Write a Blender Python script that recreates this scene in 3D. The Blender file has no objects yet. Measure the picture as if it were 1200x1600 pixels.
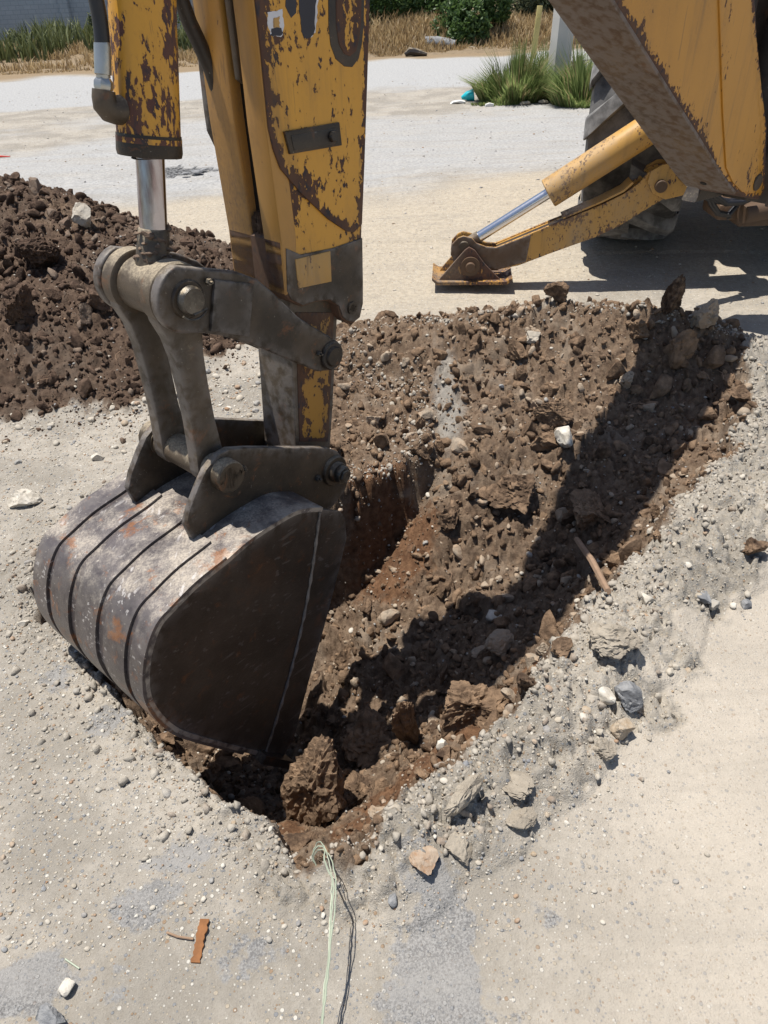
import bpy, bmesh, math, random
import numpy as np
from mathutils import Vector, Matrix
random.seed(7); rng = np.random.default_rng(7)
sc = bpy.context.scene
R = math.radians
# ------------------------------------------------------------------ camera, light
F, H, PITCH, ROLL = 1180., 1.65, R(36.2), R(2.5)
sp, cp, sr, cr = math.sin(PITCH), math.cos(PITCH), math.sin(ROLL), math.cos(ROLL)
cd = bpy.data.cameras.new('camera'); cam = bpy.data.objects.new('camera', cd); sc.collection.objects.link(cam)
sc.camera = cam; cam.location = (0, 0, H)
cd.sensor_fit = 'VERTICAL'; cd.sensor_height = 36; cd.lens = 36 * F / 1600; cd.clip_start = .02; cd.clip_end = 600
right = Vector((1, 0, 0)); fwd = Vector((0, cp, -sp)); up = Vector((0, sp, cp))
rx = right * cr - up * sr; ux = right * sr + up * cr
cam.rotation_mode = 'QUATERNION'
cam.rotation_quaternion = Matrix((rx, ux, -fwd)).transposed().to_quaternion()
KX, KY = .22, -.08                                  # shadow offset per metre of height
sdir = Vector((-KX, -KY, 1)).normalized()           # towards the sun
elev = math.asin(sdir.z); az = math.atan2(sdir.x, sdir.y)
sd = bpy.data.lights.new('sun', 'SUN'); so = bpy.data.objects.new('sun', sd); sc.collection.objects.link(so)
sd.energy = 4.6; sd.angle = R(.53); sd.color = (1, .955, .88)
sd.energy = 5.; so.rotation_mode = 'QUATERNION'; so.rotation_quaternion = sdir.to_track_quat('Z', 'Y')
wd = bpy.data.worlds.new('World'); sc.world = wd; wd.use_nodes = True
nt = wd.node_tree; sky = nt.nodes.new('ShaderNodeTexSky'); sky.sky_type = 'NISHITA'; sky.sun_disc = False
sky.sun_elevation = elev; sky.sun_rotation = az
nt.links.new(sky.outputs[0], nt.nodes['Background'].inputs[0]); nt.nodes['Background'].inputs[1].default_value = .085
sc.view_settings.view_transform = 'Standard'; sc.view_settings.look = 'None'; sc.view_settings.exposure = .42; sc.view_settings.gamma = 1

# ------------------------------------------------------------------ helpers
def ray(x, y):
    X = (x - 600) / F; Y = (800 - y) / F
    a = X * cr + Y * sr; b = -X * sr + Y * cr
    return Vector((a, cp + b * sp, -sp + b * cp))
CAM = Vector((0, 0, H))
def g(x, y, z=0):
    d = ray(x, y); return CAM + d * ((z - H) / d.z)
def gy(x, y, Y):
    d = ray(x, y); return CAM + d * (Y / d.y)
class Frame:
    """vertical working plane of an arm: u along the arm's heading, w across it, z up, in units of k metres"""
    def __init__(s, az, O, k=1):
        s.k = k
        a = R(az); s.U = Vector((math.sin(a), math.cos(a), 0)); s.W = Vector((math.cos(a), -math.sin(a), 0)); s.O = Vector(O)
    def pl(s, x, y, w):
        d = ray(x, y); c = CAM - s.O; p = c + d * ((w * s.k - c.dot(s.W)) / d.dot(s.W)); return (p.dot(s.U) / s.k, p.z / s.k)
    def at(s, u, w, z): return s.O + (s.U * u + s.W * w + Vector((0, 0, z))) * s.k
    def poly(s, pts, w): return [s.pl(x, y, w) for x, y in pts]
def tag(o, label=None, cat=None, group=None, kind=None):
    if label: o['label'] = label
    if cat: o['category'] = cat
    if group: o['group'] = group
    if kind: o['kind'] = kind
    return o
def mesh(name, V, Fc, mat, parent=None, smooth=False, attrs=None, org=None):
    me = bpy.data.meshes.new(name)
    V = np.asarray(V, float)
    if org is not None: V = V - np.asarray(org)
    if isinstance(Fc, np.ndarray):
        n, k = Fc.shape; me.vertices.add(len(V)); me.vertices.foreach_set('co', V.astype(np.float32).ravel())
        me.loops.add(n * k); me.loops.foreach_set('vertex_index', Fc.astype(np.int32).ravel())
        me.polygons.add(n); me.polygons.foreach_set('loop_start', np.arange(0, n * k, k, dtype=np.int32)); me.update(calc_edges=True)
    else:
        me.from_pydata([tuple(v) for v in V], [], Fc); me.update()
    for k, a in (attrs or {}).items():
        at = me.attributes.new(k, 'FLOAT', 'POINT'); at.data.foreach_set('value', np.asarray(a, np.float32))
    if smooth: me.polygons.foreach_set('use_smooth', [True] * len(me.polygons))
    me.materials.append(mat)
    o = bpy.data.objects.new(name, me); sc.collection.objects.link(o)
    if parent: o.parent = parent
    elif org is not None: o.location = org
    return o
def empty(name, loc, label, cat, group=None):
    o = bpy.data.objects.new(name, None); sc.collection.objects.link(o); o.location = loc; o.empty_display_size = .1
    return tag(o, label, cat, group)
class MB:
    """collects shapes in world space; build() links them as one mesh object"""
    k = 1
    def __init__(s): s.bm = bmesh.new(); s.wl = s.bm.verts.layers.float.new('wear_shade')
    def slab(s, pts, w0, w1, fr, bevel=.006, grid=0, seg=2):
        """outline (u,z) in frame fr, extruded from w0 to w1"""
        bm = bmesh.new(); wl = bm.verts.layers.float.new('wear_shade')
        vs = [bm.verts.new((u, z, w0)) for u, z in pts]; f = bm.faces.new(vs)
        r = bmesh.ops.extrude_face_region(bm, geom=[f])
        for v in r['geom']:
            if isinstance(v, bmesh.types.BMVert): v.co.z = w1
        bmesh.ops.recalc_face_normals(bm, faces=bm.faces)
        if bevel:
            es = [e for e in bm.edges if abs(e.verts[0].co.z - e.verts[1].co.z) < 1e-6]
            bmesh.ops.bevel(bm, geom=es, offset=bevel, segments=seg, affect='EDGES', profile=.5, clamp_overlap=True)
        if grid:
            us = [p[0] for p in pts]; zs = [p[1] for p in pts]
            for ax, lo, hi in ((0, min(us), max(us)), (1, min(zs), max(zs))):
                x = lo + grid
                while x < hi:
                    n = [0, 0, 0]; n[ax] = 1; c = [0, 0, 0]; c[ax] = x
                    bmesh.ops.bisect_plane(bm, geom=bm.verts[:] + bm.edges[:] + bm.faces[:], plane_co=c, plane_no=n, dist=1e-5); x += grid
            P = np.array(pts); Q = np.roll(P, -1, 0)
            for v in bm.verts:
                p = np.array((v.co.x, v.co.y)); d = Q - P; t = np.clip(((p - P) * d).sum(1) / ((d * d).sum(1) + 1e-9), 0, 1)
                v[wl] = math.exp(-np.sqrt(((P + d * t[:, None] - p) ** 2).sum(1)).min() / .022)
        for v in bm.verts: v.co = fr.at(v.co.x, v.co.z, v.co.y)
        bmesh.ops.recalc_face_normals(bm, faces=bm.faces)
        s.join(bm); return s
    def join(s, bm):
        wl = bm.verts.layers.float.get('wear_shade'); mp = {}
        for v in bm.verts:
            n = s.bm.verts.new(v.co); mp[v] = n
            if wl: n[s.wl] = v[wl]
        for f in bm.faces:
            try: nf = s.bm.faces.new([mp[v] for v in f.verts]); nf.smooth = f.smooth
            except ValueError: pass
        bm.free()
    def tube(s, pts, r, n=24, caps=True, bev=0):
        pts = [Vector(p) for p in pts]; m = len(pts)
        rs = r if isinstance(r, (list, tuple)) else [r] * m
        rings = []; bm = s.bm; prev = None
        for i, p in enumerate(pts):
            t = (pts[min(i + 1, m - 1)] - pts[max(i - 1, 0)])
            t = t.normalized() if t.length > 1e-9 else Vector((0, 0, 1))
            if prev is None:
                a = Vector((0, 0, 1)) if abs(t.z) < .9 else Vector((1, 0, 0)); x = t.cross(a).normalized()
            else:
                x = (prev - t * prev.dot(t)).normalized()
            prev = x; y = t.cross(x)
            rings.append([bm.verts.new(p + (x * math.cos(k * math.tau / n) + y * math.sin(k * math.tau / n)) * rs[i] * MB.k) for k in range(n)])
        for i in range(m - 1):
            for k in range(n):
                f = bm.faces.new((rings[i][k], rings[i][(k + 1) % n], rings[i + 1][(k + 1) % n], rings[i + 1][k])); f.smooth = n > 6
        if caps:
            bm.faces.new(rings[0][::-1]); bm.faces.new(rings[-1])
        return s
    def cyl(s, a, b, r, n=32, bev=.004):
        a = Vector(a); b = Vector(b); d = (b - a); L = d.length; d = d / L; bev = min(bev, L * .3, r * .4)
        # sharp-ish chamfered ends: repeated rings keep the tangent along the axis
        pts = [a, a + d * bev, b - d * bev, b]; return s.tube(pts, [r - bev, r, r, r - bev], n)
    def box(s, c, size, rot=None, bevel=.004):
        bm = bmesh.new(); bmesh.ops.create_cube(bm, size=1)
        for v in bm.verts: v.co = Vector((v.co.x * size[0], v.co.y * size[1], v.co.z * size[2]))
        if bevel: bmesh.ops.bevel(bm, geom=bm.edges[:], offset=bevel, segments=2, affect='EDGES', profile=.5)
        M = rot or Matrix.Identity(3)
        for v in bm.verts: v.co = M @ v.co + Vector(c)
        s.join(bm); return s
    def build(s, name, mat, parent=None, org=None, label=None):
        me = bpy.data.meshes.new(name); bmesh.ops.recalc_face_normals(s.bm, faces=s.bm.faces[:])
        if org is not None:
            for v in s.bm.verts: v.co -= Vector(org)
        s.bm.to_mesh(me); s.bm.free(); me.materials.append(mat)
        try: me.set_sharp_from_angle(angle=R(40))
        except Exception: pass
        o = bpy.data.objects.new(name, me); sc.collection.objects.link(o)
        if parent: o.parent = parent
        elif org is not None: o.location = org
        if label: o['label'] = label
        return o
def h3(i, j, k, s):
    n = (i.astype(np.int64) * 73856093) ^ (j.astype(np.int64) * 19349663) ^ (k.astype(np.int64) * 83492791) ^ (s * 2654435761)
    n = (n ^ (n >> 13)) * 1274126177; n = n ^ (n >> 16); return (n & 0xffffff) / float(0xffffff)
def vn(p, s=0):
    """value noise -1..1 at points p (N,3)"""
    i = np.floor(p); f = p - i; f = f * f * f * (f * (f * 6 - 15) + 10); i = i.astype(np.int64); o = 0
    for a in (0, 1):
        for b in (0, 1):
            for c in (0, 1):
                w = (f[:, 0] if a else 1 - f[:, 0]) * (f[:, 1] if b else 1 - f[:, 1]) * (f[:, 2] if c else 1 - f[:, 2])
                o = o + w * h3(i[:, 0] + a, i[:, 1] + b, i[:, 2] + c, s)
    return o * 2 - 1
def fbm(p, oct=4, s=0, gain=.5):
    o = 0; a = 1
    for k in range(oct): o = o + a * vn(p * 2 ** k + 17.3 * k, s + k); a *= gain
    return o
def worley(p, s=0):
    """2-D cell noise: distance to nearest, second nearest, cell id"""
    i = np.floor(p).astype(np.int64); d1 = np.full(len(p), 9.); d2 = d1.copy(); cid = np.zeros(len(p))
    for a in (-1, 0, 1):
        for b in (-1, 0, 1):
            ci = i + (a, b); z = np.zeros(len(p), np.int64)
            q = ci + np.stack([h3(ci[:, 0], ci[:, 1], z, s), h3(ci[:, 0], ci[:, 1], z, s + 5)], 1)
            d = np.hypot(*(q - p).T); m = d < d1
            d2 = np.where(m, d1, np.minimum(d2, d)); cid = np.where(m, h3(ci[:, 0], ci[:, 1], z, s + 9), cid); d1 = np.where(m, d, d1)
    return d1, d2, cid

# ------------------------------------------------------------------ materials
class Mat:
    def __init__(s, name, rough=.8, metal=0):
        s.m = bpy.data.materials.new(name); s.m.use_nodes = True; s.t = s.m.node_tree; s.b = s.t.nodes['Principled BSDF']
        s.b.inputs['Roughness'].default_value = rough; s.b.inputs['Metallic'].default_value = metal
    def n(s, typ, **kw):
        x = s.t.nodes.new('ShaderNode' + typ)
        for k, v in kw.items():
            if k[0] == '_': setattr(x, k[1:], v)
            else:
                key = int(k[1:]) if k[0] == 'i' and k[1:].isdigit() else k.replace('__', ' ')
                if hasattr(v, 'is_linked') and hasattr(v, 'node'): s.t.links.new(v, x.inputs[key])
                else: x.inputs[key].default_value = v
        return x
    def co(s, scale=(1, 1, 1), world=False):
        c = s.n('NewGeometry').outputs['Position'] if world else s.n('TexCoord').outputs['Object']
        if scale == (1, 1, 1): return c
        return s.n('Mapping', Vector=c, Scale=scale).outputs[0]
    def noise(s, v, sc_, det=6, rough=.55, dist=0): return s.n('TexNoise', Vector=v, Scale=sc_, Detail=det, Roughness=rough, Distortion=dist).outputs[0]
    def vor(s, v, sc_, out='Distance', rnd=1): return s.n('TexVoronoi', Vector=v, Scale=sc_, Randomness=rnd).outputs[out]
    def math(s, op, a, b=0., c=None, clamp=False):
        x = s.n('Math', _operation=op, i0=a, i1=b, _use_clamp=clamp)
        if c is not None: 
            if hasattr(c, 'node'): s.t.links.new(c, x.inputs[2])
            else: x.inputs[2].default_value = c
        return x.outputs[0]
    def ramp(s, v, lo, hi, a=0., b=1.): return s.n('MapRange', _interpolation_type='SMOOTHSTEP', i0=v, i1=lo, i2=hi, i3=a, i4=b).outputs[0]
    def mix(s, f, a, b, mode='MIX'):
        x = s.n('Mix', _data_type='RGBA', _blend_type=mode)
        for k, v in ((0, f), (6, a), (7, b)):
            if hasattr(v, 'node'): s.t.links.new(v, x.inputs[k])
            else: x.inputs[k].default_value = v if k == 0 else (*v, 1)
        return x.outputs[2]
    def attr(s, n): return s.n('Attribute', _attribute_name=n).outputs['Fac']
    def bump(s, h, dist=.002, st=1., nrm=None):
        x = s.n('Bump', Height=h, Distance=dist, Strength=st)
        if nrm: s.t.links.new(nrm, x.inputs['Normal'])
        return x.outputs[0]
    def done(s, col=None, nrm=None, rough=None, metal=None):
        for k, v in (('Base Color', col), ('Normal', nrm), ('Roughness', rough), ('Metallic', metal)):
            if v is None: continue
            if hasattr(v, 'node'): s.t.links.new(v, s.b.inputs[k])
            else: s.b.inputs[k].default_value = (*v, 1) if k == 'Base Color' else v
        return s.m
YEL = (.64, .315, .032)
def paint(name, chips=.5, sc_=9, base=YEL, chip=(.05, .028, .02), dust=.3, stretch=(1, 1, .6), dustcol=(.20, .13, .075), edge=.3):
    m = Mat(name); c = m.co(stretch)
    n1 = m.noise(c, sc_ * 3.0, 9, .66, .3); n2 = m.noise(c, sc_ * .35, 4, .5)
    n3 = m.noise(c, sc_ * 9, 5, .6, .2)
    v = m.math('ADD', m.math('MULTIPLY', n2, .60), m.math('MULTIPLY', n1, .60))
    v = m.math('ADD', v, m.math('MULTIPLY', m.attr('wear_shade'), edge))
    v = m.math('ADD', v, m.math('MULTIPLY', m.math('SUBTRACT', n3, .5), .62))
    lo = .86 - chips * .32
    f = m.ramp(v, lo, lo + .012)
    halo = m.ramp(v, lo - .07, lo)
    b = m.mix(m.math('MULTIPLY', m.noise(m.co((1, 1, .25)), 5, 5), .5), base, tuple(x * .72 for x in base))
    b = m.mix(m.math('MULTIPLY', halo, .12), b, (.22, .10, .03))
    ch = m.mix(m.noise(c, sc_ * 2, 5), chip, (.13, .06, .035)); ch = m.mix(m.ramp(m.noise(c, 60, 3), .5, .7), ch, (.035, .03, .035))
    col = m.mix(f, b, ch)
    d = m.math('MULTIPLY', m.ramp(m.noise(m.co((1, 1, .5)), 3.1, 8, .65), .42, .68), dust)
    gs = m.math('MULTIPLY', m.ramp(m.noise(m.co((9, 9, .7)), 1.4, 6, .65), .52, .72), m.ramp(m.noise(m.co(), 4, 4), .35, .6)); col = m.mix(m.math('MULTIPLY', gs, .5), col, (.10, .062, .035))
    fine = m.ramp(m.noise(c, 140, 2), .35, .75)
    d = m.math('MULTIPLY', d, m.math('ADD', .55, m.math('MULTIPLY', fine, .6)), clamp=True)
    col = m.mix(d, col, dustcol)
    scr = m.ramp(m.noise(m.co((14, 14, 1.2)), 4.5, 3, .5, .6), .66, .69); col = m.mix(m.math('MULTIPLY', scr, .35), col, (.1, .06, .035))
    h = m.math('SUBTRACT', m.math('MULTIPLY', m.noise(c, 70, 4), .25), f)
    r = m.math('ADD', .42, m.math('MULTIPLY', m.math('MAXIMUM', f, d), .45))
    return m.done(col, m.bump(h, .0012, .7), r)
def grime(name, a, b, c=(.30, .24, .16), amt=.5, rust=.3, metal=.15, rough=.62, sc_=7, specks=.3, dustup=.3):
    """bare or blackened steel with dust, rust and specks of dried soil"""
    m = Mat(name, rough, metal); v = m.co()
    n1 = m.noise(v, sc_, 9, .65); n2 = m.noise(v, sc_ * 2.7, 8, .7, .4)
    col = m.mix(m.ramp(n1, .35, .65), a, b)
    col = m.mix(m.math('MULTIPLY', m.ramp(n2, .56, .70), rust), col, (.21, .075, .022))
    up_ = m.n('SeparateXYZ', Vector=m.n('NewGeometry').outputs['Normal']).outputs[2]
    d = m.ramp(m.math('ADD', m.noise(v, sc_ * 1.3, 9, .7), m.math('MULTIPLY', up_, dustup)), .72 - amt * .4, .98 - amt * .4)
    grain = m.ramp(m.noise(v, 180, 3, .6), .38, .62); d = m.math('MULTIPLY', d, m.math('ADD', .45, m.math('MULTIPLY', grain, .55)))
    col = m.mix(d, col, c)
    s_ = m.ramp(m.noise(v, 95, 3, .7), .66, .72); col = m.mix(m.math('MULTIPLY', s_, .04 if name == 'dark bucket plate' else specks), col, (.5, .45, .38))
    if specks > .305:
        for an in (.3, 1.3, 2.2):
            sv = m.n('Mapping', Vector=m.n('Mapping', Vector=v, Rotation=(an, an * .7, an)).outputs[0], Scale=(40, 2.5, 40)).outputs[0]
            sc2 = m.math('MULTIPLY', m.ramp(m.noise(sv, 1.6, 2, .5), .66, .70), m.ramp(m.noise(v, 9, 4), .42, .6)); col = m.mix(m.math('MULTIPLY', sc2, .65 if specks > .5 else .12), col, (.48, .45, .43))
        big = m.ramp(m.noise(v, 5.5, 7, .7, .3), .57, .63); col = m.mix(m.math('MULTIPLY', big, .75 if specks > .5 else .08), col, m.mix(n2, (.30, .12, .03), (.15, .055, .025)))
    w = m.math('MULTIPLY', m.attr('wear_shade'), m.ramp(m.noise(v, 30, 4), .35, .6)); col = m.mix(m.math('MULTIPLY', w, .6 if specks > .5 else .4), col, (.50, .45, .38) if specks > .5 else (.27, .25, .24))
    h = m.math('ADD', m.math('MULTIPLY', n2, .6), m.math('MULTIPLY', m.noise(v, 110, 5, .7), .4))
    return m.done(col, m.bump(h, .004, .6), m.math('ADD', rough - .15, m.math('MULTIPLY', d, .45), clamp=True))
def plain(name, col, rough=.7, metal=0, var=.35, sc_=8, bump=.001, bs=60):
    m = Mat(name, rough, metal); v = m.co()
    c = m.mix(m.noise(v, sc_, 6), tuple(x * (1 - var) for x in col), tuple(min(1, x * (1 + var)) for x in col))
    return m.done(c, m.bump(m.noise(v, bs, 5), bump, .6))
M = {}
M['dip'] = paint('worn yellow paint', .64, 9, dust=.42, edge=.30)
M['dip2'] = paint('dull yellow paint', .12, 5, base=(.46, .235, .05), dust=.75, edge=.06)
M['foot'] = paint('rusted foot paint', 1.0, 8, base=(.42, .22, .05), chip=(.07, .05, .042), dust=.8, dustcol=(.22, .17, .12))
M['boom'] = paint('yellow paint', .32, 7, base=(.56, .262, .03), dust=.25, stretch=(1, 1, .8), edge=.33)
M['barrel'] = paint('flaked yellow paint', 1.02, 10, chip=(.07, .028, .03), stretch=(1, 1, .45), dust=.2, edge=.08)
M['stab'] = paint('chipped orange yellow paint', .52, 10, base=(.50, .28, .07), chip=(.15, .085, .06), dust=.75, dustcol=(.33, .25, .16), edge=.12)
M['boom2'] = paint('boom side paint', .34, 7, base=(.56, .262, .03), dust=.3, edge=.05)
M['dark'] = grime('blackened steel', (.022, .018, .016), (.045, .036, .028), amt=.24, rust=.35)
M['link'] = grime('dusty dark steel', (.020, .0145, .010), (.062, .043, .027), (.28, .23, .165), amt=.16, rust=.55)
M['arm'] = grime('dust caked steel', (.048, .036, .024), (.095, .070, .047), (.36, .30, .215), amt=.34, rust=.4)
M['shell'] = grime('scuffed bucket steel', (.060, .050, .050), (.112, .096, .096), (.40, .35, .29), amt=.10, rust=1.0, specks=.75, metal=.25, rough=.5, sc_=6)
M['plate'] = grime('dark bucket plate', (.030, .024, .021), (.055, .044, .037), (.2, .17, .13), amt=.14, rust=.35, specks=.306, metal=.3, rough=.45)
M['under'] = grime('dirt stained plate', (.105, .060, .032), (.080, .050, .031), (.22, .15, .085), amt=.5, rust=.4, metal=0, rough=.8, sc_=2.3, dustup=-.1, specks=.05)
M['pin'] = grime('worn steel pin', (.05, .045, .04), (.13, .12, .105), amt=.2, rust=.5, metal=.6, rough=.45, sc_=20)
M['black'] = plain('painted black shade', (.006, .005, .004), .8)  # near-black colour used as painted shade inside slots and holes
M['caked'] = grime('caked soil', (.10, .065, .045), (.06, .04, .028), (.17, .12, .085), amt=.6, rust=0, metal=0, rough=.95, sc_=14)
M['hose'] = plain('black rubber hose', (.014, .014, .017), .42, var=.3)
m = Mat('chromed rod', .09, 1); v = m.co((1, 1, .15))
M['chrome'] = m.done(m.mix(m.ramp(m.noise(v, 40, 4), .45, .7), (.36, .35, .38), (.20, .15, .16)), None, m.ramp(m.noise(m.co(), 20, 6), .3, .8, .06, .28))  # dark lengthwise streaks in the base colour stand in for reflections
M['chrome2'] = plain('bright piston rod', (.72, .72, .74), .22, 1, .1)
M['zinc'] = plain('zinc plated fitting', (.42, .42, .40), .35, .8, .25, 30)
M['weld'] = grime('weld bead', (.13, .12, .115), (.25, .23, .21), amt=.4, rust=.3, metal=.4, sc_=30)
M['mudrust'] = grime('dried orange mud', (.24, .10, .035), (.16, .07, .03), (.40, .27, .14), amt=.5, rust=.6, metal=0, rough=.95, sc_=25)
m = Mat('dusty tyre rubber', .85); v = m.co(); up_ = m.n('SeparateXYZ', Vector=m.n('NewGeometry').outputs['Normal']).outputs[2]
tc0 = m.mix(m.ramp(m.math('ADD', m.noise(v, 6, 8, .65), m.math('MULTIPLY', up_, .10)), .30, .62), (.03, .029, .029), (.15, .145, .14))
tc1 = m.mix(m.ramp(m.noise(v, 12, 6), .35, .65), (.09, .087, .084), (.25, .243, .235))
M['tyre'] = m.done(m.mix(m.attr('wear_shade'), tc0, tc1), m.bump(m.noise(v, 70, 5), .002, .5))  # tread shading put into the colour: light lug tops, dark gaps between
def earth(name, a, b, pale, attr=None, palef=.15, fine=1.):
    m = Mat(name, .97); m.b.inputs['Specular IOR Level'].default_value = .15
    r = m.attr(attr) if attr else m.n('ObjectInfo').outputs['Random']
    v = m.co(world=True); n1 = m.noise(v, 22, 9, .68); n2 = m.noise(v, 130, 4, .7)
    col = m.mix(r, a, b); col = m.mix(m.ramp(r, 1 - palef, 1 - palef + .03), col, pale)
    col = m.mix(m.ramp(n1, .40, .68, 0, .6), col, tuple(min(1, x * 1.7) for x in b)); col = m.mix(m.ramp(n1, .30, .45, .5, 0), col, tuple(x * .6 for x in a))
    sp_ = m.ramp(m.vor(v, 120), .10, .16, 1, 0); sp_ = m.math('MULTIPLY', sp_, m.ramp(m.noise(v, 45, 3), .55, .62)); col = m.mix(m.math('MULTIPLY', sp_, .5), col, (.36, .30, .24))
    h = m.math('ADD', m.math('MULTIPLY', n1, .75), m.math('MULTIPLY', n2, .3))
    return m.done(col, m.bump(h, .016 * fine, .9))
for k, at in (('clod', None), ('clodS', 'rnd')):
    M[k] = earth('brown earth clod', (.060, .039, .027), (.205, .138, .088), (.34, .28, .215), at, .17)
    M[k + 'L'] = earth('dark moist earth clod', (.036, .023, .017), (.105, .07, .05), (.20, .155, .12), at, .14)
def stone(name, attr=None, dusty=.5):
    m = Mat(name, .85); r = m.attr(attr) if attr else m.n('ObjectInfo').outputs['Random']
    cr_ = m.n('ValToRGB', Fac=r); e = cr_.color_ramp; cols = [(.30, .26, .205), (.19, .20, .215), (.40, .355, .29), (.24, .235, .225), (.55, .52, .46), (.30, .22, .14), (.36, .33, .28), (.15, .16, .18), (.44, .40, .335), (.27, .15, .075)]
    e.interpolation = 'CONSTANT'; e.elements[0].color = (*cols[0], 1); e.elements[1].position = 1 / len(cols); e.elements[1].color = (*cols[1], 1)
    for i in range(2, len(cols)): x = e.elements.new(i / len(cols)); x.color = (*cols[i], 1)
    v = m.co(world=True); n = m.noise(v, 70, 7, .65)
    col = m.mix(m.ramp(n, .3, .75, 0, .5), cr_.outputs[0], (.44, .41, .36)); col = m.mix(m.ramp(m.noise(v, 18, 8, .7), .5 - dusty * .25, .75 - dusty * .25, 0, .85 * dusty + .1), col, (.40, .345, .27))
    return m.done(col, m.bump(m.math('ADD', n, m.math('MULTIPLY', m.noise(v, 18, 5), .8)), .006, .7))
m = Mat('dusty rubble', .95); r_ = m.attr('rnd'); v = m.co(world=True); n1 = m.noise(v, 40, 7, .65)
M['rubble'] = m.done(m.mix(m.ramp(n1, .35, .7, 0, .6), m.mix(m.ramp(r_, .7, .9), m.mix(r_, (.27, .24, .20), (.38, .34, .285)), (.22, .17, .13)), (.42, .385, .325)), m.bump(n1, .008, .8))
M['stone'] = stone('dusty stone'); M['stoneS'] = stone('gravel', 'rnd', .3)
m = Mat('slab rock', .9); v = m.co(world=True); n1 = m.noise(v, 9, 10, .7)
M['slab'] = m.done(m.mix(m.ramp(n1, .35, .7), (.25, .215, .17), (.40, .35, .28)), m.bump(m.math('ADD', n1, m.math('MULTIPLY', m.noise(v, 60, 6, .7), .4)), .02, .8))
m = Mat('white stone', .8); v = m.co(world=True); n1 = m.noise(v, 25, 8, .65)
M['white'] = m.done(m.mix(m.ramp(n1, .35, .7), (.38, .34, .28), (.60, .56, .49)), m.bump(n1, .01, .6))
m = Mat('grey stone', .8); v = m.co(world=True); n1 = m.noise(v, 25, 8, .65)
M['grey'] = m.done(m.mix(m.ramp(n1, .35, .7), (.13, .135, .145), (.27, .27, .27)), m.bump(n1, .012, .8))
M['concrete'] = plain('weathered concrete', (.56, .54, .50), .9, var=.2, sc_=3, bump=.003)
M['stakey'] = plain('faded yellow stake', (.50, .41, .16), .8, var=.2, sc_=5)
M['wire'] = plain('galvanised wire', (.16, .16, .16), .5, .6)
M['wood'] = plain('weathered wood', (.26, .17, .11), .9, var=.4, sc_=30)
M['rust'] = plain('rusted steel', (.20, .085, .03), .9, var=.5, sc_=60, bump=.003)
M['cyan'] = plain('turquoise plastic', (.01, .42, .50), .35, var=.1)
M['paper'] = plain('white litter', (.6, .6, .58), .7, var=.1)
M['redp'] = plain('red plastic', (.55, .03, .015), .4, var=.1)
M['ivory'] = plain('pale green twine', (.34, .38, .29), .6, var=.15, sc_=40)
M['bark'] = plain('bark', (.10, .08, .06), .95, var=.4, sc_=20, bump=.01)
def leafm(name, a, b, tr=.25, dry=0):
    m = Mat(name, .55); r = m.attr('rnd'); c = m.mix(r, a, b)
    if dry: c = m.mix(m.ramp(r, 1 - dry, 1 - dry + .01), c, (.42, .34, .18))
    m.t.links.new(c, m.b.inputs['Base Color']); tl = m.n('BsdfTranslucent', Color=c); ms = m.n('MixShader', Fac=tr)
    m.t.links.new(m.b.outputs[0], ms.inputs[1]); m.t.links.new(tl.outputs[0], ms.inputs[2]); m.t.links.new(ms.outputs[0], m.t.nodes['Material Output'].inputs[0]); return m.m
M['leaf'] = leafm('shrub leaf', (.03, .07, .018), (.13, .21, .06), .35)
M['leaf2'] = leafm('olive shrub leaf', (.07, .095, .05), (.22, .24, .13), .35)
M['grass'] = leafm('green grass blade', (.09, .14, .04), (.34, .41, .15), .45, .14)
M['dry'] = leafm('dry grass blade', (.24, .16, .08), (.58, .44, .24), .35)
M['weed'] = leafm('weed blade', (.06, .08, .025), (.20, .22, .09))
exec_marker = None
# ------------------------------------------------------------------ ground
def tps(P, Z, Q):
    P = np.asarray(P, float); n = len(P)
    def k(r): return r * r * np.log(r + 1e-9)
    D = np.hypot(P[:, None, 0] - P[None, :, 0], P[:, None, 1] - P[None, :, 1])
    A = np.zeros((n + 3, n + 3)); A[:n, :n] = k(D) + np.eye(n) * .01; A[:n, n] = 1; A[:n, n + 1:] = P; A[n, :n] = 1; A[n + 1:, :n] = P.T
    w = np.linalg.solve(A, np.concatenate([Z, np.zeros(3)])); o = np.zeros(len(Q))
    for a in range(0, len(Q), 20000):
        q = Q[a:a + 20000]; d = np.hypot(q[:, None, 0] - P[None, :, 0], q[:, None, 1] - P[None, :, 1]); o[a:a + 20000] = k(d) @ w[:n] + w[n] + q @ w[n + 1:]
    return o
def polydist(poly, Q):
    """signed distance, positive inside"""
    P = np.asarray(poly, float); N = np.roll(P, -1, 0); best = np.full(len(Q), 1e9); ins = np.zeros(len(Q), bool)
    for a, b in zip(P, N):
        d = b - a; t = np.clip(((Q - a) @ d) / (d @ d), 0, 1); best = np.minimum(best, np.hypot(*(Q - a - t[:, None] * d).T))
        c = ((a[1] > Q[:, 1]) != (b[1] > Q[:, 1])); x = a[0] + (Q[:, 1] - a[1]) * d[0] / (d[1] if abs(d[1]) > 1e-12 else 1e-12); ins ^= c & (Q[:, 0] < x)
    return np.where(ins, best, -best)
def gp(l): return [tuple(g(x, y, z)[:2]) for x, y, z in l]
def sst(x, a, b): t = np.clip((x - a) / (b - a), 0, 1); return t * t * (3 - 2 * t)
ridge = [(530, 520, .16), (620, 503, .22), (700, 497, .28), (780, 492, .30), (870, 470, .34), (950, 478, .34), (1040, 480, .34), (1110, 500, .28), (1165, 525, .2)]
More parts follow.
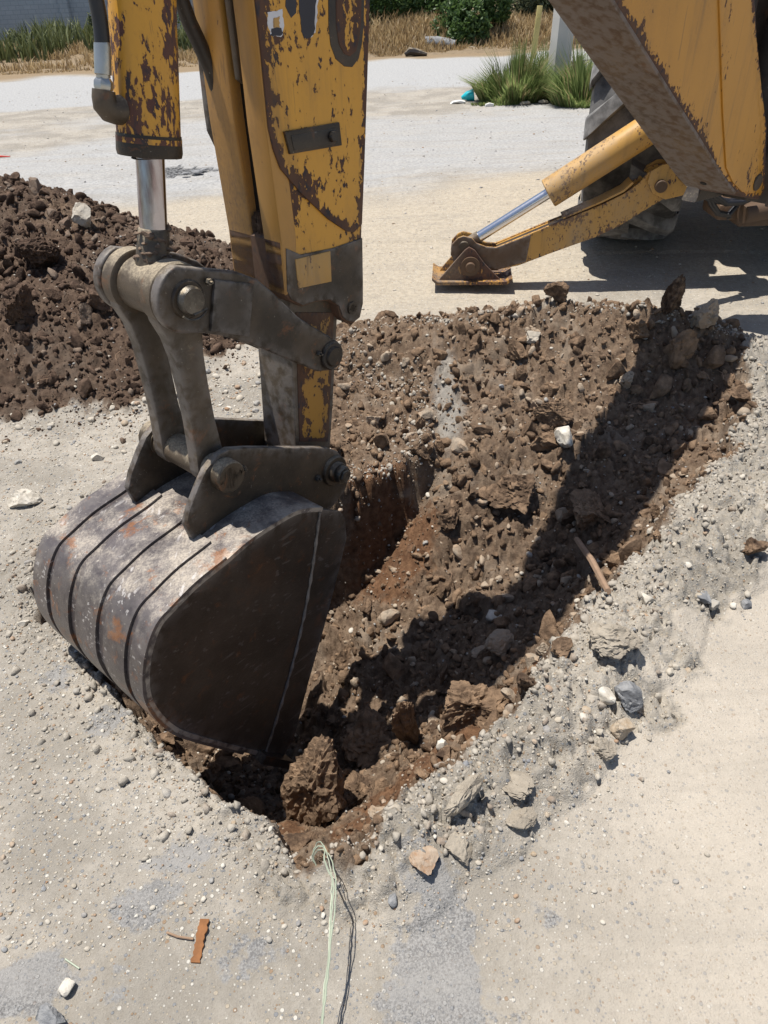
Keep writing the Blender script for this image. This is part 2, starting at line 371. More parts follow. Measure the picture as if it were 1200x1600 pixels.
rimR = [(1178, 600, 0.130), (1165, 650, 0.110), (1135, 705, 0.090), (1085, 762, 0.080), (1035, 812, 0.070), (985, 857, 0.070), (948, 920, 0.080), (925, 955, 0.080), (880, 990, 0.080), (837, 1035, 0.080), (815, 1090, 0.080), (760, 1145, 0.070), (690, 1195, 0.070), (640, 1245, 0.070), (590, 1290, 0.060), (520, 1332, 0.050), (465, 1348, 0)]
rimL = [(420, 1305, 0), (372, 1272, 0), (335, 1236, 0), (290, 1205, 0), (248, 1160, 0), (205, 1112, 0), (160, 1062, 0), (118, 1015, 0), (78, 965, 0), (55, 920, 0), (75, 860, 0), (150, 805, 0), (300, 770, 0), (430, 750, 0), (520, 755, 0), (600, 735, 0), (668, 700, 0), (655, 620, 0), (560, 580, .05)]
pit = gp(ridge + rimR + rimL)
surf = ridge + [(540, 560, .10), (620, 580, .06), (600, 650, .02)] + rimR + rimL[:8] + [(580, 700, .0), (640, 660, .0),
  (1190, 560, .14), (1195, 640, .10), (1180, 740, .09), (1120, 810, .13), (1050, 880, .13), (960, 990, .12), (870, 1110, .12), (745, 1225, .105), (655, 1315, .085), (565, 1372, .04),
  (1250, 800, .05), (1230, 900, .0), (1110, 960, .0), (1015, 1090, .0), (955, 1190, .0), (850, 1290, .0), (720, 1370, .0), (560, 1440, .0),
  (1300, 560, .1), (1350, 650, .03), (1300, 1100, 0), (1150, 1300, 0), (900, 1450, 0), (600, 1560, 0), (300, 1500, 0), (50, 1300, 0), (0, 1500, 0), (100, 1150, 0), (0, 950, 0), (60, 820, 0), (200, 720, 0), (-200, 800, 0), (-300, 1200, 0), (300, 1330, 0), (150, 1250, 0), (1250, 1550, 0), (-200, 1550, 0),
  (0, 285, .56), (60, 292, .56), (130, 312, .50), (200, 340, .43), (260, 357, .38), (330, 380, .30), (368, 400, .24), (440, 440, .10), (480, 480, .08),
  (50, 420, .38), (150, 460, .32), (250, 450, .26), (200, 590, .10), (0, 530, .24), (100, 570, .14), (300, 500, .15), (380, 470, .16), (350, 545, .04),
  (0, 655, .0), (100, 645, .0), (210, 650, .0), (330, 600, .0), (420, 570, .03), (480, 560, .05), (-150, 300, .5), (-150, 450, .4), (-200, 640, .05), (450, 640, 0), (330, 680, 0)]
SP = gp(surf); SZ = [p[2] for p in surf]
for x, y, z in ridge: q = g(x, y, z); SP.append((q.x + .05, q.y + .42)); SZ.append(0.)
for x, y, z in [(0, 285, .56), (130, 312, .5), (260, 357, .38), (368, 400, .24), (-150, 300, .5)]:
    q = g(x, y, z); SP.append((q.x + .1, q.y + .75)); SZ.append(0.)
for q in [(-6, 2), (-6, 6), (-4, 8), (0, 8), (4, 8), (0, 5.2), (-1, 6), (5, 5), (5, 2), (5, 0), (0, -1), (-4, 0), (2, -1), (3, 4.4), (1.5, 5), (3, 3.2), (3, 1), (-3.6, 4.4)]: SP.append(q); SZ.append(0.)
floor = ridge + [(600, 600, .06), (700, 590, .12), (800, 580, .14), (900, 580, .14), (1000, 590, .12), (1100, 600, .10), (1150, 620, .07),
  (720, 680, 0.02), (690, 630, .06), (800, 680, .02), (900, 680, .02), (1000, 690, .0), (1100, 690, .02), (640, 780, -.28), (560, 800, -.46), (600, 850, -.40), (700, 780, -.12), (800, 780, -.12), (900, 780, -.12), (1000, 780, -.06),
  (620, 900, -.40), (700, 880, -.32), (800, 870, -.25), (900, 860, -.22), (960, 850, -.1), (560, 980, -.55), (650, 990, -.48), (750, 980, -.36), (850, 960, -.26), (900, 930, -.14),
  (520, 1080, -.66), (620, 1080, -.52), (700, 1070, -.40), (780, 1060, -.25), (820, 1030, -.14), (450, 1180, -.88), (540, 1180, -.66), (620, 1160, -.48), (700, 1130, -.33), (760, 1110, -.16),
  (400, 1240, -.72), (440, 1285, -.36), (480, 1300, -.26), (540, 1270, -.32), (620, 1215, -.24), (680, 1165, -.18), (560, 1290, -.12), (640, 1230, -.10), (480, 1330, -.1),
  (350, 1220, -.8), (300, 1170, -.85), (280, 1150, -.8), (200, 1060, -.7), (250, 950, -.8), (400, 900, -.75), (480, 830, -.5), (350, 1050, -.95), (150, 980, -.55), (90, 930, -.4), (420, 1120, -.95), (262, 1155, -.75), (300, 1195, -.8), (345, 1230, -.75), (385, 1262, -.6), (215, 1100, -.7)]
FP = gp(floor); FZ = [p[2] for p in floor]
def axis(lo, hi, d, far, growth, dmax):
    a = list(np.arange(lo, hi, d)); s = d; x = a[-1]
    while x < far: s = min(s * growth, dmax if x < 25 else 1e9); x += s; a.append(x)
    return a
def both(lo, hi, d, neg, pos):
    a = axis(lo, hi, d, pos, 1.05, .12); s = d; x = lo; b = []
    while x > neg: s *= 1.12; x -= s; b.append(x)
    return np.array(b[::-1] + a)
ay = [.45]
while ay[-1] < 5.6: ay.append(ay[-1] + .0062 + .0021 * max(0, ay[-1] - .6))
s = .0165; x = ay[-1]
while x < 320: s = min(s * 1.03, .09) if x < 20 else s * 1.12; x += s; ay.append(x)
s = .006; x = ay[0]; b = []
while x > -40: s *= 1.15; x -= s; b.append(x)
ay = np.array(b[::-1] + ay)
ax = both(-2.6, 2.75, .0088, -300, 300)
GX, GY = np.meshgrid(ax, ay); Q = np.stack([GX.ravel(), GY.ravel()], 1); Q3 = np.column_stack([Q, np.zeros(len(Q))])
near = (np.abs(Q[:, 0]) < 7) & (Q[:, 1] > -1.5) & (Q[:, 1] < 9)
S = np.zeros(len(Q)); Fl = np.zeros(len(Q)); dist = np.full(len(Q), -9.)
S[near] = tps(SP, SZ, Q[near]); 
wob = np.stack([fbm(Q3 * 7, 4, 3), fbm(Q3 * 7 + 40, 4, 8)], 1) * .036 + np.stack([fbm(Q3 * 26, 3, 3), fbm(Q3 * 26 + 40, 3, 8)], 1) * .013
dist[near] = polydist(pit, Q[near] + wob[near]); ins = dist > -.15
Fl[ins] = tps(FP, FZ, Q[ins])
fade = sst(np.abs(Q[:, 0]), 6.5, 4.5) if False else np.clip((6.5 - np.abs(Q[:, 0])) / 2, 0, 1) * np.clip((8.5 - Q[:, 1]) / 2, 0, 1) * np.clip((Q[:, 1] + 1.2) / 1, 0, 1)
S *= fade; S = np.where(S < .012, S * .3, S)
step = sst(dist, -.004, .05)
Z = S * (1 - step) + np.minimum(Fl, S + .05) * step
# brown soil mask: pit inside + the two spoil heaps
heapA = polydist(gp([(-400, 250, .5), (0, 278, .56), (130, 305, .5), (260, 350, .38), (368, 392, .24), (440, 440, .12), (400, 500, .1), (400, 545, .03), (345, 560, .02), (250, 600, .02), (215, 640, 0), (120, 645, 0), (0, 652, 0), (-400, 700, 0)]), Q + wob * 1.5)
heapA = np.maximum(heapA, polydist([(-7, 4.5), (-2.6, 4.3), (-.6, 4.5), (-.5, 5.0), (-1.3, 5.6), (-2.6, 6.3), (-7, 6.5)], Q + wob * 1.5))
rb = gp(ridge); heapB = np.maximum(dist, polydist(rb + [(x_ + .03, y_ + .22) for x_, y_ in rb[::-1]], Q + wob * 1.5))
heapB = np.maximum(heapB, polydist(gp([(500, 500, .12), (560, 500, .18), (660, 520, .18), (720, 560, .1), (720, 720, .02), (660, 740, 0), (520, 790, 0), (480, 700, 0), (480, 600, 0)]), Q + wob))
nz = fbm(Q3 * 12, 4, 21)
soil = np.maximum(sst(heapA + nz * .03, -.02, .03), sst(heapB + nz * .02, -.008, .012))
# relief
d1, d2, cid = worley(Q * 16 + wob * 8, 1); e1, e2, cie = worley(Q * 36 + wob * 20, 4); f1, f2, cif = worley(Q * 80, 6)
def blocks(f, sd, warp, hh, tilt, crev):
    P = Q * f + warp; i = np.floor(P).astype(np.int64); b1 = np.full(len(P), 9.); b2 = b1.copy(); H_ = np.zeros(len(P)); z0 = np.zeros(len(P), np.int64)
    for a in (-1, 0, 1):
        for b in (-1, 0, 1):
            ci = i + (a, b); q = ci + np.stack([h3(ci[:, 0], ci[:, 1], z0, sd), h3(ci[:, 0], ci[:, 1], z0, sd + 5)], 1); dl = P - q; d = np.hypot(*dl.T); m_ = d < b1
            hv = (h3(ci[:, 0], ci[:, 1], z0, sd + 9) - .5) * hh + (dl[:, 0] * (h3(ci[:, 0], ci[:, 1], z0, sd + 11) - .5) + dl[:, 1] * (h3(ci[:, 0], ci[:, 1], z0, sd + 12) - .5)) * tilt
            b2 = np.where(m_, b1, np.minimum(b2, d)); H_ = np.where(m_, hv, H_); b1 = np.where(m_, d, b1)
    return H_ - np.exp(-(b2 - b1) / .09) * crev
near_ = (np.abs(Q[:, 0]) < 3.5) & (Q[:, 1] > .3) & (Q[:, 1] < 6.5)
BL = np.zeros(len(Q)); BF = np.zeros(len(Q)); Qall, Wall_ = Q, wob
Q = Qall[near_]; wq = Wall_[near_]
BL[near_] = blocks(11, 201, wq * 9, .046, .070, .018) * (fbm(Q3[near_] * 1.7, 2, 88) > -.15) + blocks(24, 221, wq * 18, .024, .034, .011)
BF[near_] = blocks(26, 241, wq * 18, .018, .030, .012) + blocks(50, 261, wq * 30, .010, .016, .008)
Q = Qall
wallk = 1 - .75 * np.exp(-np.clip(dist, 0, 9) / .05) * (dist > -.01) * (Fl < S - .12)
BL *= wallk * np.where(heapA > -.05, .55, 1.); lump = BL + BF * .8 * wallk + (.5 - d1) * .012 + (.5 - e1) * .010 + (.5 - f1) * .008 + fbm(Q3 * 9, 5, 31) * .014
smooth_red = np.zeros(len(Q)); pq = np.array(gp([(620, 880, -.4)]))[0]; smooth_red = np.exp(-((Q - pq) ** 2).sum(1) / .20 ** 2)
for x, y, z, s_ in [(600, 1255, -.2, .09), (660, 1205, -.18, .09), (730, 1150, -.14, .08), (790, 1100, -.12, .07), (550, 1290, -.15, .07), (840, 1040, -.1, .05), (440, 1290, -.3, .08)]:
    pq = np.array(g(x, y, z)[:2]); smooth_red = np.maximum(smooth_red, np.exp(-((Q - pq) ** 2).sum(1) / s_ ** 2))
berm = sst(polydist(gp([(1175, 540, .12), (1200, 500, .1), (1400, 520, .1), (1400, 800, .03), (1210, 900, .0), (1110, 950, .0), (1020, 1090, .0), (950, 1190, .0), (855, 1290, .0), (720, 1370, .0), (560, 1430, .0), (450, 1400, 0), (430, 1340, 0), (520, 1310, .02), (700, 1190, .04), (835, 1040, .05), (990, 850, .04), (1140, 700, .06)]), Q + wob * 2), -.03, .04)
rimz = np.exp(-np.clip(-dist, 0, 9) / .09) * (dist <= 0)
flat = fbm(Q3 * 2.2, 4, 40) * .004 + fbm(Q3 * 18, 3, 44) * .0016 + (.5 - f1) * .0022
rough = np.clip(berm + rimz * .8, 0, 1)
bump_ = flat + rough * (BF * 1.3 + (.5 - d1) * .022 + (.5 - e1) * .012 + (.5 - f1) * .010 + fbm(Q3 * 14, 4, 50) * .008)
Z = Z + soil * lump * (1 - .6 * smooth_red) + (1 - soil) * bump_ * np.clip((30 - np.abs(Q[:, 1])) / 20, 0, 1)
ZG = Z.reshape(GX.shape); SG = soil.reshape(GX.shape); RG = rough.reshape(GX.shape)
def samp(A, x, y):
    x = np.atleast_1d(x); y = np.atleast_1d(y); i = np.clip(np.searchsorted(ax, x) - 1, 0, len(ax) - 2); j = np.clip(np.searchsorted(ay, y) - 1, 0, len(ay) - 2)
    u = (x - ax[i]) / (ax[i + 1] - ax[i]); v_ = (y - ay[j]) / (ay[j + 1] - ay[j])
    return (A[j, i] * (1 - u) + A[j, i + 1] * u) * (1 - v_) + (A[j + 1, i] * (1 - u) + A[j + 1, i + 1] * u) * v_
def onland(x, y):
    """point of the ground seen at picture position x,y"""
    d = ray(x, y); t = np.arange(.6, 30, .01); X = d.x * t; Y = d.y * t; zz = H + d.z * t; k = np.argmax(zz <= samp(ZG, X, Y)); return Vector((X[k], Y[k], float(samp(ZG, X[k], Y[k])[0])))
grey = np.zeros(len(Q))
for x, y, a, b, s_ in [(690, 1480, .10, .17, 1), (860, 1420, .05, .05, .5), (230, 1420, .10, .05, .8), (60, 1540, .12, .06, .9), (90, 1060, .06, .08, .7), (380, 1480, .16, .05, .5), (160, 1120, .05, .06, .7), (620, 1560, .09, .05, .7), (300, 1340, .12, .05, .35)]:
    q = g(x, y); d = ((Q - (q.x, q.y)) / (a, b)); grey = np.maximum(grey, s_ * np.exp(-(d ** 2).sum(1)))
grey = np.clip(grey + (fbm(Q3 * 9, 4, 60) * .35) * (grey > .05), 0, 1)
yy = Q[:, 1] + fbm(Q3 * .5, 4, 70) * 1.0 - Q[:, 0] * .04
roadm = sst(yy, 6.6, 8.4) * (1 - sst(yy, 10.0, 12)) * .62 + sst(yy, 12.8, 13.6) * (1 - sst(yy, 17.2, 17.6)) * .55 + sst(yy, 11.4, 11.6) * .25
roadm = np.clip(roadm + sst(yy, 4.2, 5) * (1 - sst(yy, 5, 6)) * .15, 0, 1)
tan_ = sst(yy, 3.6, 4.6) * (1 - sst(yy, 7.0, 8.0)); rightw = sst(Q[:, 0] - .35 * (Q[:, 1] - 1), .15, .75) * (1 - sst(Q[:, 1], 3, 4.2))
burnt = np.zeros(len(Q)); q = g(290, 268); burnt = np.exp(-(((Q - (q.x, q.y)) / (.33, .22)) ** 2).sum(1)) + fbm(Q3 * 6, 3, 90) * .25; burnt = np.where(burnt > .45, 1., 0.) * (np.hypot(Q[:, 0] - q.x, Q[:, 1] - q.y) < .8)
verge = sst(yy, 17.4, 17.9)
cpat = np.zeros(len(Q)); pa = np.array(g(697, 620, .08)[:2]); cpat = np.exp(-(((Q - pa) / (.07, .28)) ** 2).sum(1)) + nz * .25; cpat = sst(cpat, .2, .95)
m = Mat('ground', .95); m.b.inputs['Specular IOR Level'].default_value = .2
v = m.co(world=True)
nA = m.noise(v, 2.2, 8, .62); nB = m.noise(v, 34, 8, .65); nC = m.noise(v, 210, 3, .7)
pale = m.mix(m.ramp(nA, .40, .60), (.265, .242, .208), (.385, .35, .30)); pale = m.mix(m.attr('tan'), pale, (.43, .375, .295)); pale = m.mix(m.math('MULTIPLY', m.attr('rw'), .75), pale, (.475, .42, .35))
pale = m.mix(m.math('MULTIPLY', m.ramp(nB, .34, .62, .42, 0), m.math('SUBTRACT', 1., m.math('MULTIPLY', m.attr('rw'), .75))), pale, (.21, .185, .15)); pale = m.mix(m.ramp(m.noise(m.co((.5, 3.2, 1), True), 2.4, 7, .7), .45, .68, 0, .35), pale, (.27, .245, .21)); pale = m.mix(m.ramp(nC, .55, .75, 0, .35), pale, (.50, .47, .41)); pale = m.mix(m.ramp(nC, .28, .42, .35, 0), pale, (.16, .145, .13))
def emb(sc_, thr, amt, base):
    vo = m.n('TexVoronoi', Vector=v, Scale=sc_); cs = m.n('SeparateColor', Color=vo.outputs['Color']); a_, b_ = cs.outputs[0], cs.outputs[1]
    k_ = m.math('MULTIPLY', m.ramp(vo.outputs['Distance'], .28, .36, 1, 0), m.math('GREATER_THAN', a_, thr))
    e = m.n('ValToRGB', Fac=b_).color_ramp if False else None
    cc = m.mix(m.ramp(b_, .3, .32), (.20, .21, .225), (.40, .34, .26)); cc = m.mix(m.ramp(b_, .6, .62), cc, (.58, .55, .49)); cc = m.mix(m.ramp(b_, .85, .87), cc, (.27, .18, .11))
    return m.mix(m.math('MULTIPLY', k_, amt), base, cc), k_
lessr = m.math('SUBTRACT', 1., m.math('MULTIPLY', m.attr('rw'), .5))
pale, k1 = emb(75, .72, m.math('MULTIPLY', lessr, .8), pale); pale, k2 = emb(150, .60, m.math('MULTIPLY', lessr, .75), pale)
asp = m.mix(m.ramp(nC, .4, .62), (.085, .09, .10), (.30, .30, .30)); asp = m.mix(m.ramp(m.noise(m.co((.3, 2.4, 1), True), 3, 6, .7), .3, .7), asp, (.27, .265, .26))
gm = m.ramp(m.math('ADD', m.attr('grey'), m.math('ADD', m.math('MULTIPLY', m.math('SUBTRACT', nB, .5), 1.1), m.math('MULTIPLY', m.math('SUBTRACT', m.noise(v, 9, 8, .7), .5), 1.3))), .42, .60, 0, .75)
col = m.mix(gm, pale, asp)
col = m.mix(m.ramp(m.math('ADD', m.attr('road'), m.math('MULTIPLY', m.math('SUBTRACT', m.noise(m.co((.25, 1.6, 1), True), 3.5, 7, .7), .5), .8)), .2, .8), col, m.mix(m.ramp(nB, .3, .7), (.27, .272, .275), (.42, .415, .405)))
col = m.mix(m.attr('verge'), col, m.mix(nB, (.17, .12, .07), (.30, .23, .15)))
col = m.mix(m.attr('burnt'), col, m.mix(m.ramp(nB, .4, .6), (.02, .02, .022), (.2, .2, .2)))
br = m.mix(m.ramp(nB, .3, .7), (.088, .057, .038), (.20, .142, .096)); br = m.mix(m.ramp(nC, .58, .72, 0, .7), br, (.27, .22, .17)); br = m.mix(m.math('MULTIPLY', m.ramp(m.noise(v, 4, 6, .6), .50, .66), .55), br, (.24, .195, .15))
rd = m.mix(m.ramp(nB, .3, .7), (.085, .042, .022), (.18, .10, .055)); br = m.mix(m.ramp(m.math('ADD', m.attr('red'), m.math('MULTIPLY', m.math('SUBTRACT', m.noise(v, 11, 7, .7), .5), 1.3)), .35, .6), br, rd)
br = m.mix(m.math('MULTIPLY', m.attr('cpat'), .75), br, m.mix(nB, (.24, .225, .20), (.36, .345, .315)))
br = m.mix(m.math('MULTIPLY', m.attr('dk'), .62), br, m.mix(nB, (.035, .022, .016), (.085, .055, .042)))
col = m.mix(m.attr('soil'), col, br)
h = m.math('ADD', nB, m.math('MULTIPLY', nC, .8)); h = m.math('ADD', h, m.math('MULTIPLY', m.math('ADD', k1, m.math('MULTIPLY', k2, .6)), m.math('MULTIPLY', lessr, .45)))
MG = m.done(col, m.bump(h, .0075, .8))
nx, ny = len(ax), len(ay); ii = np.arange(nx - 1)[None, :] + (np.arange(ny - 1) * nx)[:, None]; ii = ii.ravel()
ground = mesh('ground', np.column_stack([Q, Z]), np.stack([ii, ii + 1, ii + nx + 1, ii + nx], 1), MG, smooth=True, attrs=dict(soil=soil, red=smooth_red, grey=grey, road=roadm, tan=tan_, rw=rightw * (1 - .9 * rough), burnt=burnt, verge=verge, cpat=cpat, dk=sst(heapA, -.02, .03) * (1 - .8 * sst(fbm(Q3 * 2.2, 4, 77), .15, .5))))
tag(ground, kind='structure')

# ------------------------------------------------------------------ rocks and clods
def ico(n):
    bm = bmesh.new(); bmesh.ops.create_icosphere(bm, subdivisions=n, radius=1); V = np.array([v.co[:] for v in bm.verts]); Fc = np.array([[v.index for v in f.verts] for f in bm.faces]); bm.free(); return V, Fc
ICO = {k: ico(k) for k in (1, 2, 3, 4, 5)}
def rock(n, seed, cuts=7, amp=.12, fs=1.6, flat=(1, .8, .65), cutd=(.55, .85)):
    V, Fc = ICO[n]; V = V.copy(); r = np.random.default_rng(seed)
    for _ in range(cuts):
        d = r.normal(size=3); d /= np.linalg.norm(d); k = r.uniform(*cutd); s_ = V @ d; V = V - np.maximum(s_ - k, 0)[:, None] * d
    nn = V / np.linalg.norm(V, axis=1)[:, None]
    V = V + nn * (fbm(V * fs + seed * 3.1, 2, seed, .6) * amp * .55)[:, None]
    if n > 2: V = V + nn * (fbm(V * fs * 3.5 + seed * 3.1, 4, seed + 1, .6) * amp * .30)[:, None]
    if n >= 4: V = V + nn * (np.abs(fbm(V * fs * 3.2 + seed, 4, seed + 3, .65)) * amp * -.75)[:, None]
    V = V / np.abs(V).max(); return V * np.array(flat), Fc
def rotm(r):
    q = r.normal(size=4); q /= np.linalg.norm(q); w, x, y, z = q
    return np.array([[1 - 2 * (y * y + z * z), 2 * (x * y - z * w), 2 * (x * z + y * w)], [2 * (x * y + z * w), 1 - 2 * (x * x + z * z), 2 * (y * z - x * w)], [2 * (x * z - y * w), 2 * (y * z + x * w), 1 - 2 * (x * x + y * y)]])
def scatter_bulk(name, protos, X, Y, Rr, mat, sink=.3, tilt=1.):
    r = np.random.default_rng(len(X)); Zs = samp(ZG, X, Y); Vs = []; Fs = []; A = []; off = 0
    for i in range(len(X)):
        V, Fc = protos[i % len(protos)] if protos[0] is not None else (PR[2] if Rr[i] > .014 else PR[1])[i % 10]; a = r.uniform(0, math.tau)
        if tilt >= 1: V = V @ rotm(r).T
        else: c_, s_ = math.cos(a), math.sin(a); V = V @ np.array([[c_, s_, 0], [-s_, c_, 0], [0, 0, 1]])
        Vs.append(V * Rr[i] + (X[i], Y[i], Zs[i] + Rr[i] * (.5 - sink))); Fs.append(Fc + off); off += len(V); A.append(np.full(len(V), r.random()))
    return mesh(name, np.concatenate(Vs), np.concatenate(Fs), mat, smooth=False, attrs=dict(rnd=np.concatenate(A)))
def proto_mesh(name, V, Fc, mat, smooth=True):
    me = bpy.data.meshes.new(name); me.from_pydata([tuple(v) for v in V], [], [tuple(f) for f in Fc.tolist()]); me.update(); me.materials.append(mat)
    if smooth:
        me.polygons.foreach_set('use_smooth', [True] * len(me.polygons)); me.set_sharp_from_angle(angle=R(26))
    return me
def place(name, me, loc, r, rot, label, cat, group=None, sc3=None):
    o = bpy.data.objects.new(name, me); sc.collection.objects.link(o); o.location = loc; o.rotation_euler = rot; o.scale = sc3 if sc3 else (r, r, r); return tag(o, label, cat, group)
def zone(x, y):
    s_ = float(samp(SG, x, y)[0]); return s_
def inframe(x, y, z, mrg=0):
    dep = y * cp - (z - H) * sp; up_ = y * sp + (z - H) * cp; X = F * x / dep; Y = F * up_ / dep
    px, py = 600 + X * cr - Y * sr, 800 - (X * sr + Y * cr); return px, py, dep
PR = {n: [rock(n, 100 * n + k, 13, (.16 if n > 1 else .10), 1.7, (1, (.6, .75, .9, .7)[k % 4], (.5, .7, .6, .8)[k % 4]), (.36, .8)) for k in range(10)] for n in (1, 2, 3, 4)}
PE = [rock(1, 900 + k, 9, .08, 1.2, (1, .8, .5), (.45, .9)) for k in range(8)]
PEs = [rock(3, 950 + k, 4, .05, 1.2, (1, .78, .6), (.65, .95)) for k in range(8)]
def rand_on(n, box_, test, lo, hi, pw, seed):
    r = np.random.default_rng(seed); X = r.uniform(box_[0], box_[1], n); Y = r.uniform(box_[2], box_[3], n); k = test(X, Y) > r.random(n); X, Y = X[k], Y[k]
    return X, Y, lo * (1 + ((hi / lo) ** pw - 1) * r.random(len(X))) ** (1 / pw)
soilt = lambda X, Y: samp(SG, X, Y)
isleft = lambda X, Y: (X < -.35) & (Y > 3.0)
# large clods: individuals
big = rand_on(11000, (-3.0, 2.4, .9, 5.6), lambda X, Y: soilt(X, Y) * (1 - .75 * np.clip(samp(smooth_red.reshape(GX.shape), X, Y), 0, 1)), .015, .080, -2.1, 11)
cand = []
for x, y, r_ in zip(*big):
    z = float(samp(ZG, x, y)[0]); px, py, dep = inframe(x, y, z)
    if -20 < px < 1220 and 200 < py < 1600: cand.append((r_ / dep, x, y, z, r_))
cand.sort(reverse=True); NB = 285
LM = [((60, 400), 'the largest dark clod of the left heap'), ((135, 345), 'the pale grey rock near the heap top'), ((160, 480), 'the upper linkage pin'), ((230, 330), 'the chromed bucket rod'), ((40, 560), 'the foot of the left heap'), ((180, 600), 'the left bucket link leg'), ((370, 600), 'the inner stick'),
 ((740, 430), 'the stabiliser foot'), ((1045, 470), 'the tall upright clod'), ((1165, 540), 'the right end of the soil bank'), ((833, 528), 'the pale rock on the bank'), ((697, 620), 'the grey cement streak on the bank'), ((883, 690), 'the pale whitish rock'), ((806, 765), 'the flat faced brown clod'), ((560, 740), 'the bucket pivot pin'),
 ((1000, 680), 'the middle of the boom shadow'), ((920, 895), 'the wooden stick'), ((963, 990), 'the large flat dusty rock'), ((620, 890), 'the patch of reddish soil'), ((770, 962), 'the flat cream stone'), ((735, 1110), 'the big rough rounded clod'), ((632, 1145), 'the thin upright slab of earth'), ((503, 1238), 'the big upright reddish clod'),
 ((985, 1093), 'the grey angular rock'), ((806, 1222), 'the leaning flat slab'), ((722, 1250), 'the wedge shaped rock'), ((510, 1400), 'the green twine'), ((315, 1470), 'the rusty strip'), ((90, 1570), 'the dark corner stone'), ((40, 780), 'the white fist sized stone'), ((230, 1150), 'the bottom of the bucket'), ((1172, 857), 'the dark clod on the rubble'), ((700, 1480), 'the grey gravel patch at the bottom'), ((90, 1300), 'the left edge of the picture'), ((860, 1180), 'the lowest right rim rubble')]
ORD = ['nearest', 'second nearest', 'third nearest', 'fourth nearest', 'fifth nearest', 'sixth nearest', 'seventh nearest', 'eighth nearest', 'ninth nearest', 'tenth nearest', 'eleventh nearest', 'twelfth nearest'] + ['%dth nearest' % k for k in range(13, 60)]
def label_all(items, word):
    """items: (object, x, y, z); a label by rank of nearness to a landmark on one side of it"""
    B_ = {}
    for o, x, y, z in items:
        px, py, _ = inframe(x, y, z); d, (lx, ly), nm = min((math.hypot(px - q[0], py - q[1]), q, n) for q, n in LM)
        side = ('right of' if px > lx else 'left of') if abs(px - lx) > abs(py - ly) else ('below' if py > ly else 'above'); B_.setdefault((nm, side), []).append((d, o))
    for (nm, side), l in B_.items():
        l.sort(key=lambda t: t[0])
        for k, (_, o) in enumerate(l): o['label'] = f"{ORD[k]} {word(o)} {side} {nm}"
its = []
cm_ = [proto_mesh('earth_clod', *p, M['clod']) for p in PR[4][:6]] + [proto_mesh('earth_clod', *p, M['clod']) for p in PR[3]]
cl_ = [proto_mesh('earth_clod', *p, M['clodL']) for p in PR[4][6:]] + [proto_mesh('earth_clod', *p, M['clodL']) for p in PR[3]]
for i, (_, x, y, z, r_) in enumerate(cand[:NB]):
    left = x < -.3 and y > 3.0; me = (cl_ if left else cm_)[i % 14 if left else i % 16]
    if left: lab, gr = 'dark moist earth clod lying in the heap left of the dipper arm', 'clods of the left earth heap'
    elif z > .05: lab, gr = 'brown earth clod on the bank of dug soil above the trench', 'clods on the soil bank'
    elif z > -.3: lab, gr = 'brown earth clod on the slope going down into the trench', 'clods on the trench slope'
    else: lab, gr = 'brown earth clod deep in the trench beside the bucket', 'clods deep in the trench'
    o = place('earth_clod', me, (x, y, z + r_ * .18), r_, (random.uniform(-3, 3), random.uniform(-3, 3), random.uniform(-3, 3)), lab, 'clod', gr, (r_, r_ * random.uniform(.75, 1.1), r_ * random.uniform(.7, 1.05))); its.append((o, x, y, z))
label_all(its, lambda o: 'dark clod' if 'left' in o['group'] else 'brown clod'); its = []
rest = np.array([c[1:] for c in cand[NB:]])
X, Y, Rr = rand_on(42000, (-3.2, 2.5, .9, 5.7), soilt, .004, .022, -1.5, 12)
lm = isleft(X, Y)
HG = heapA.reshape(GX.shape); xs, ys, rs = rand_on(26000, (-2.8, .3, 2.3, 4.4), lambda X, Y: np.exp(np.minimum(samp(HG, X, Y), 0) / .11) * (1 - soilt(X, Y)) * .5, .0035, .022, -1.5, 15)
X = np.r_[X, xs]; Y = np.r_[Y, ys]; Rr = np.r_[Rr, rs]; lm = isleft(X, Y) | np.r_[np.zeros(len(X) - len(xs), bool), np.ones(len(xs), bool)]
for msk, nm, mk, lab in ((lm, 'loose_soil', 'clodSL', 'dark crumbled soil over the heap left of the dipper arm'), (~lm, 'loose_soil', 'clodS', 'crumbled brown soil covering the trench and its bank')):
    mat = M['clodSL'] if mk == 'clodSL' else M['clodS']
    x_, y_, r_ = X[msk], Y[msk], Rr[msk]
    if len(rest): k = isleft(rest[:, 0], rest[:, 1]); k = k if mk == 'clodSL' else ~k; x_ = np.r_[x_, rest[k, 0]]; y_ = np.r_[y_, rest[k, 1]]; r_ = np.r_[r_, rest[k, 3]]
    o = scatter_bulk(nm, PR[1], x_, y_, r_, mat, .3) if not len(rest) else scatter_bulk(nm, [None], x_, y_, r_, mat, .3); tag(o, lab, 'soil', kind='stuff')
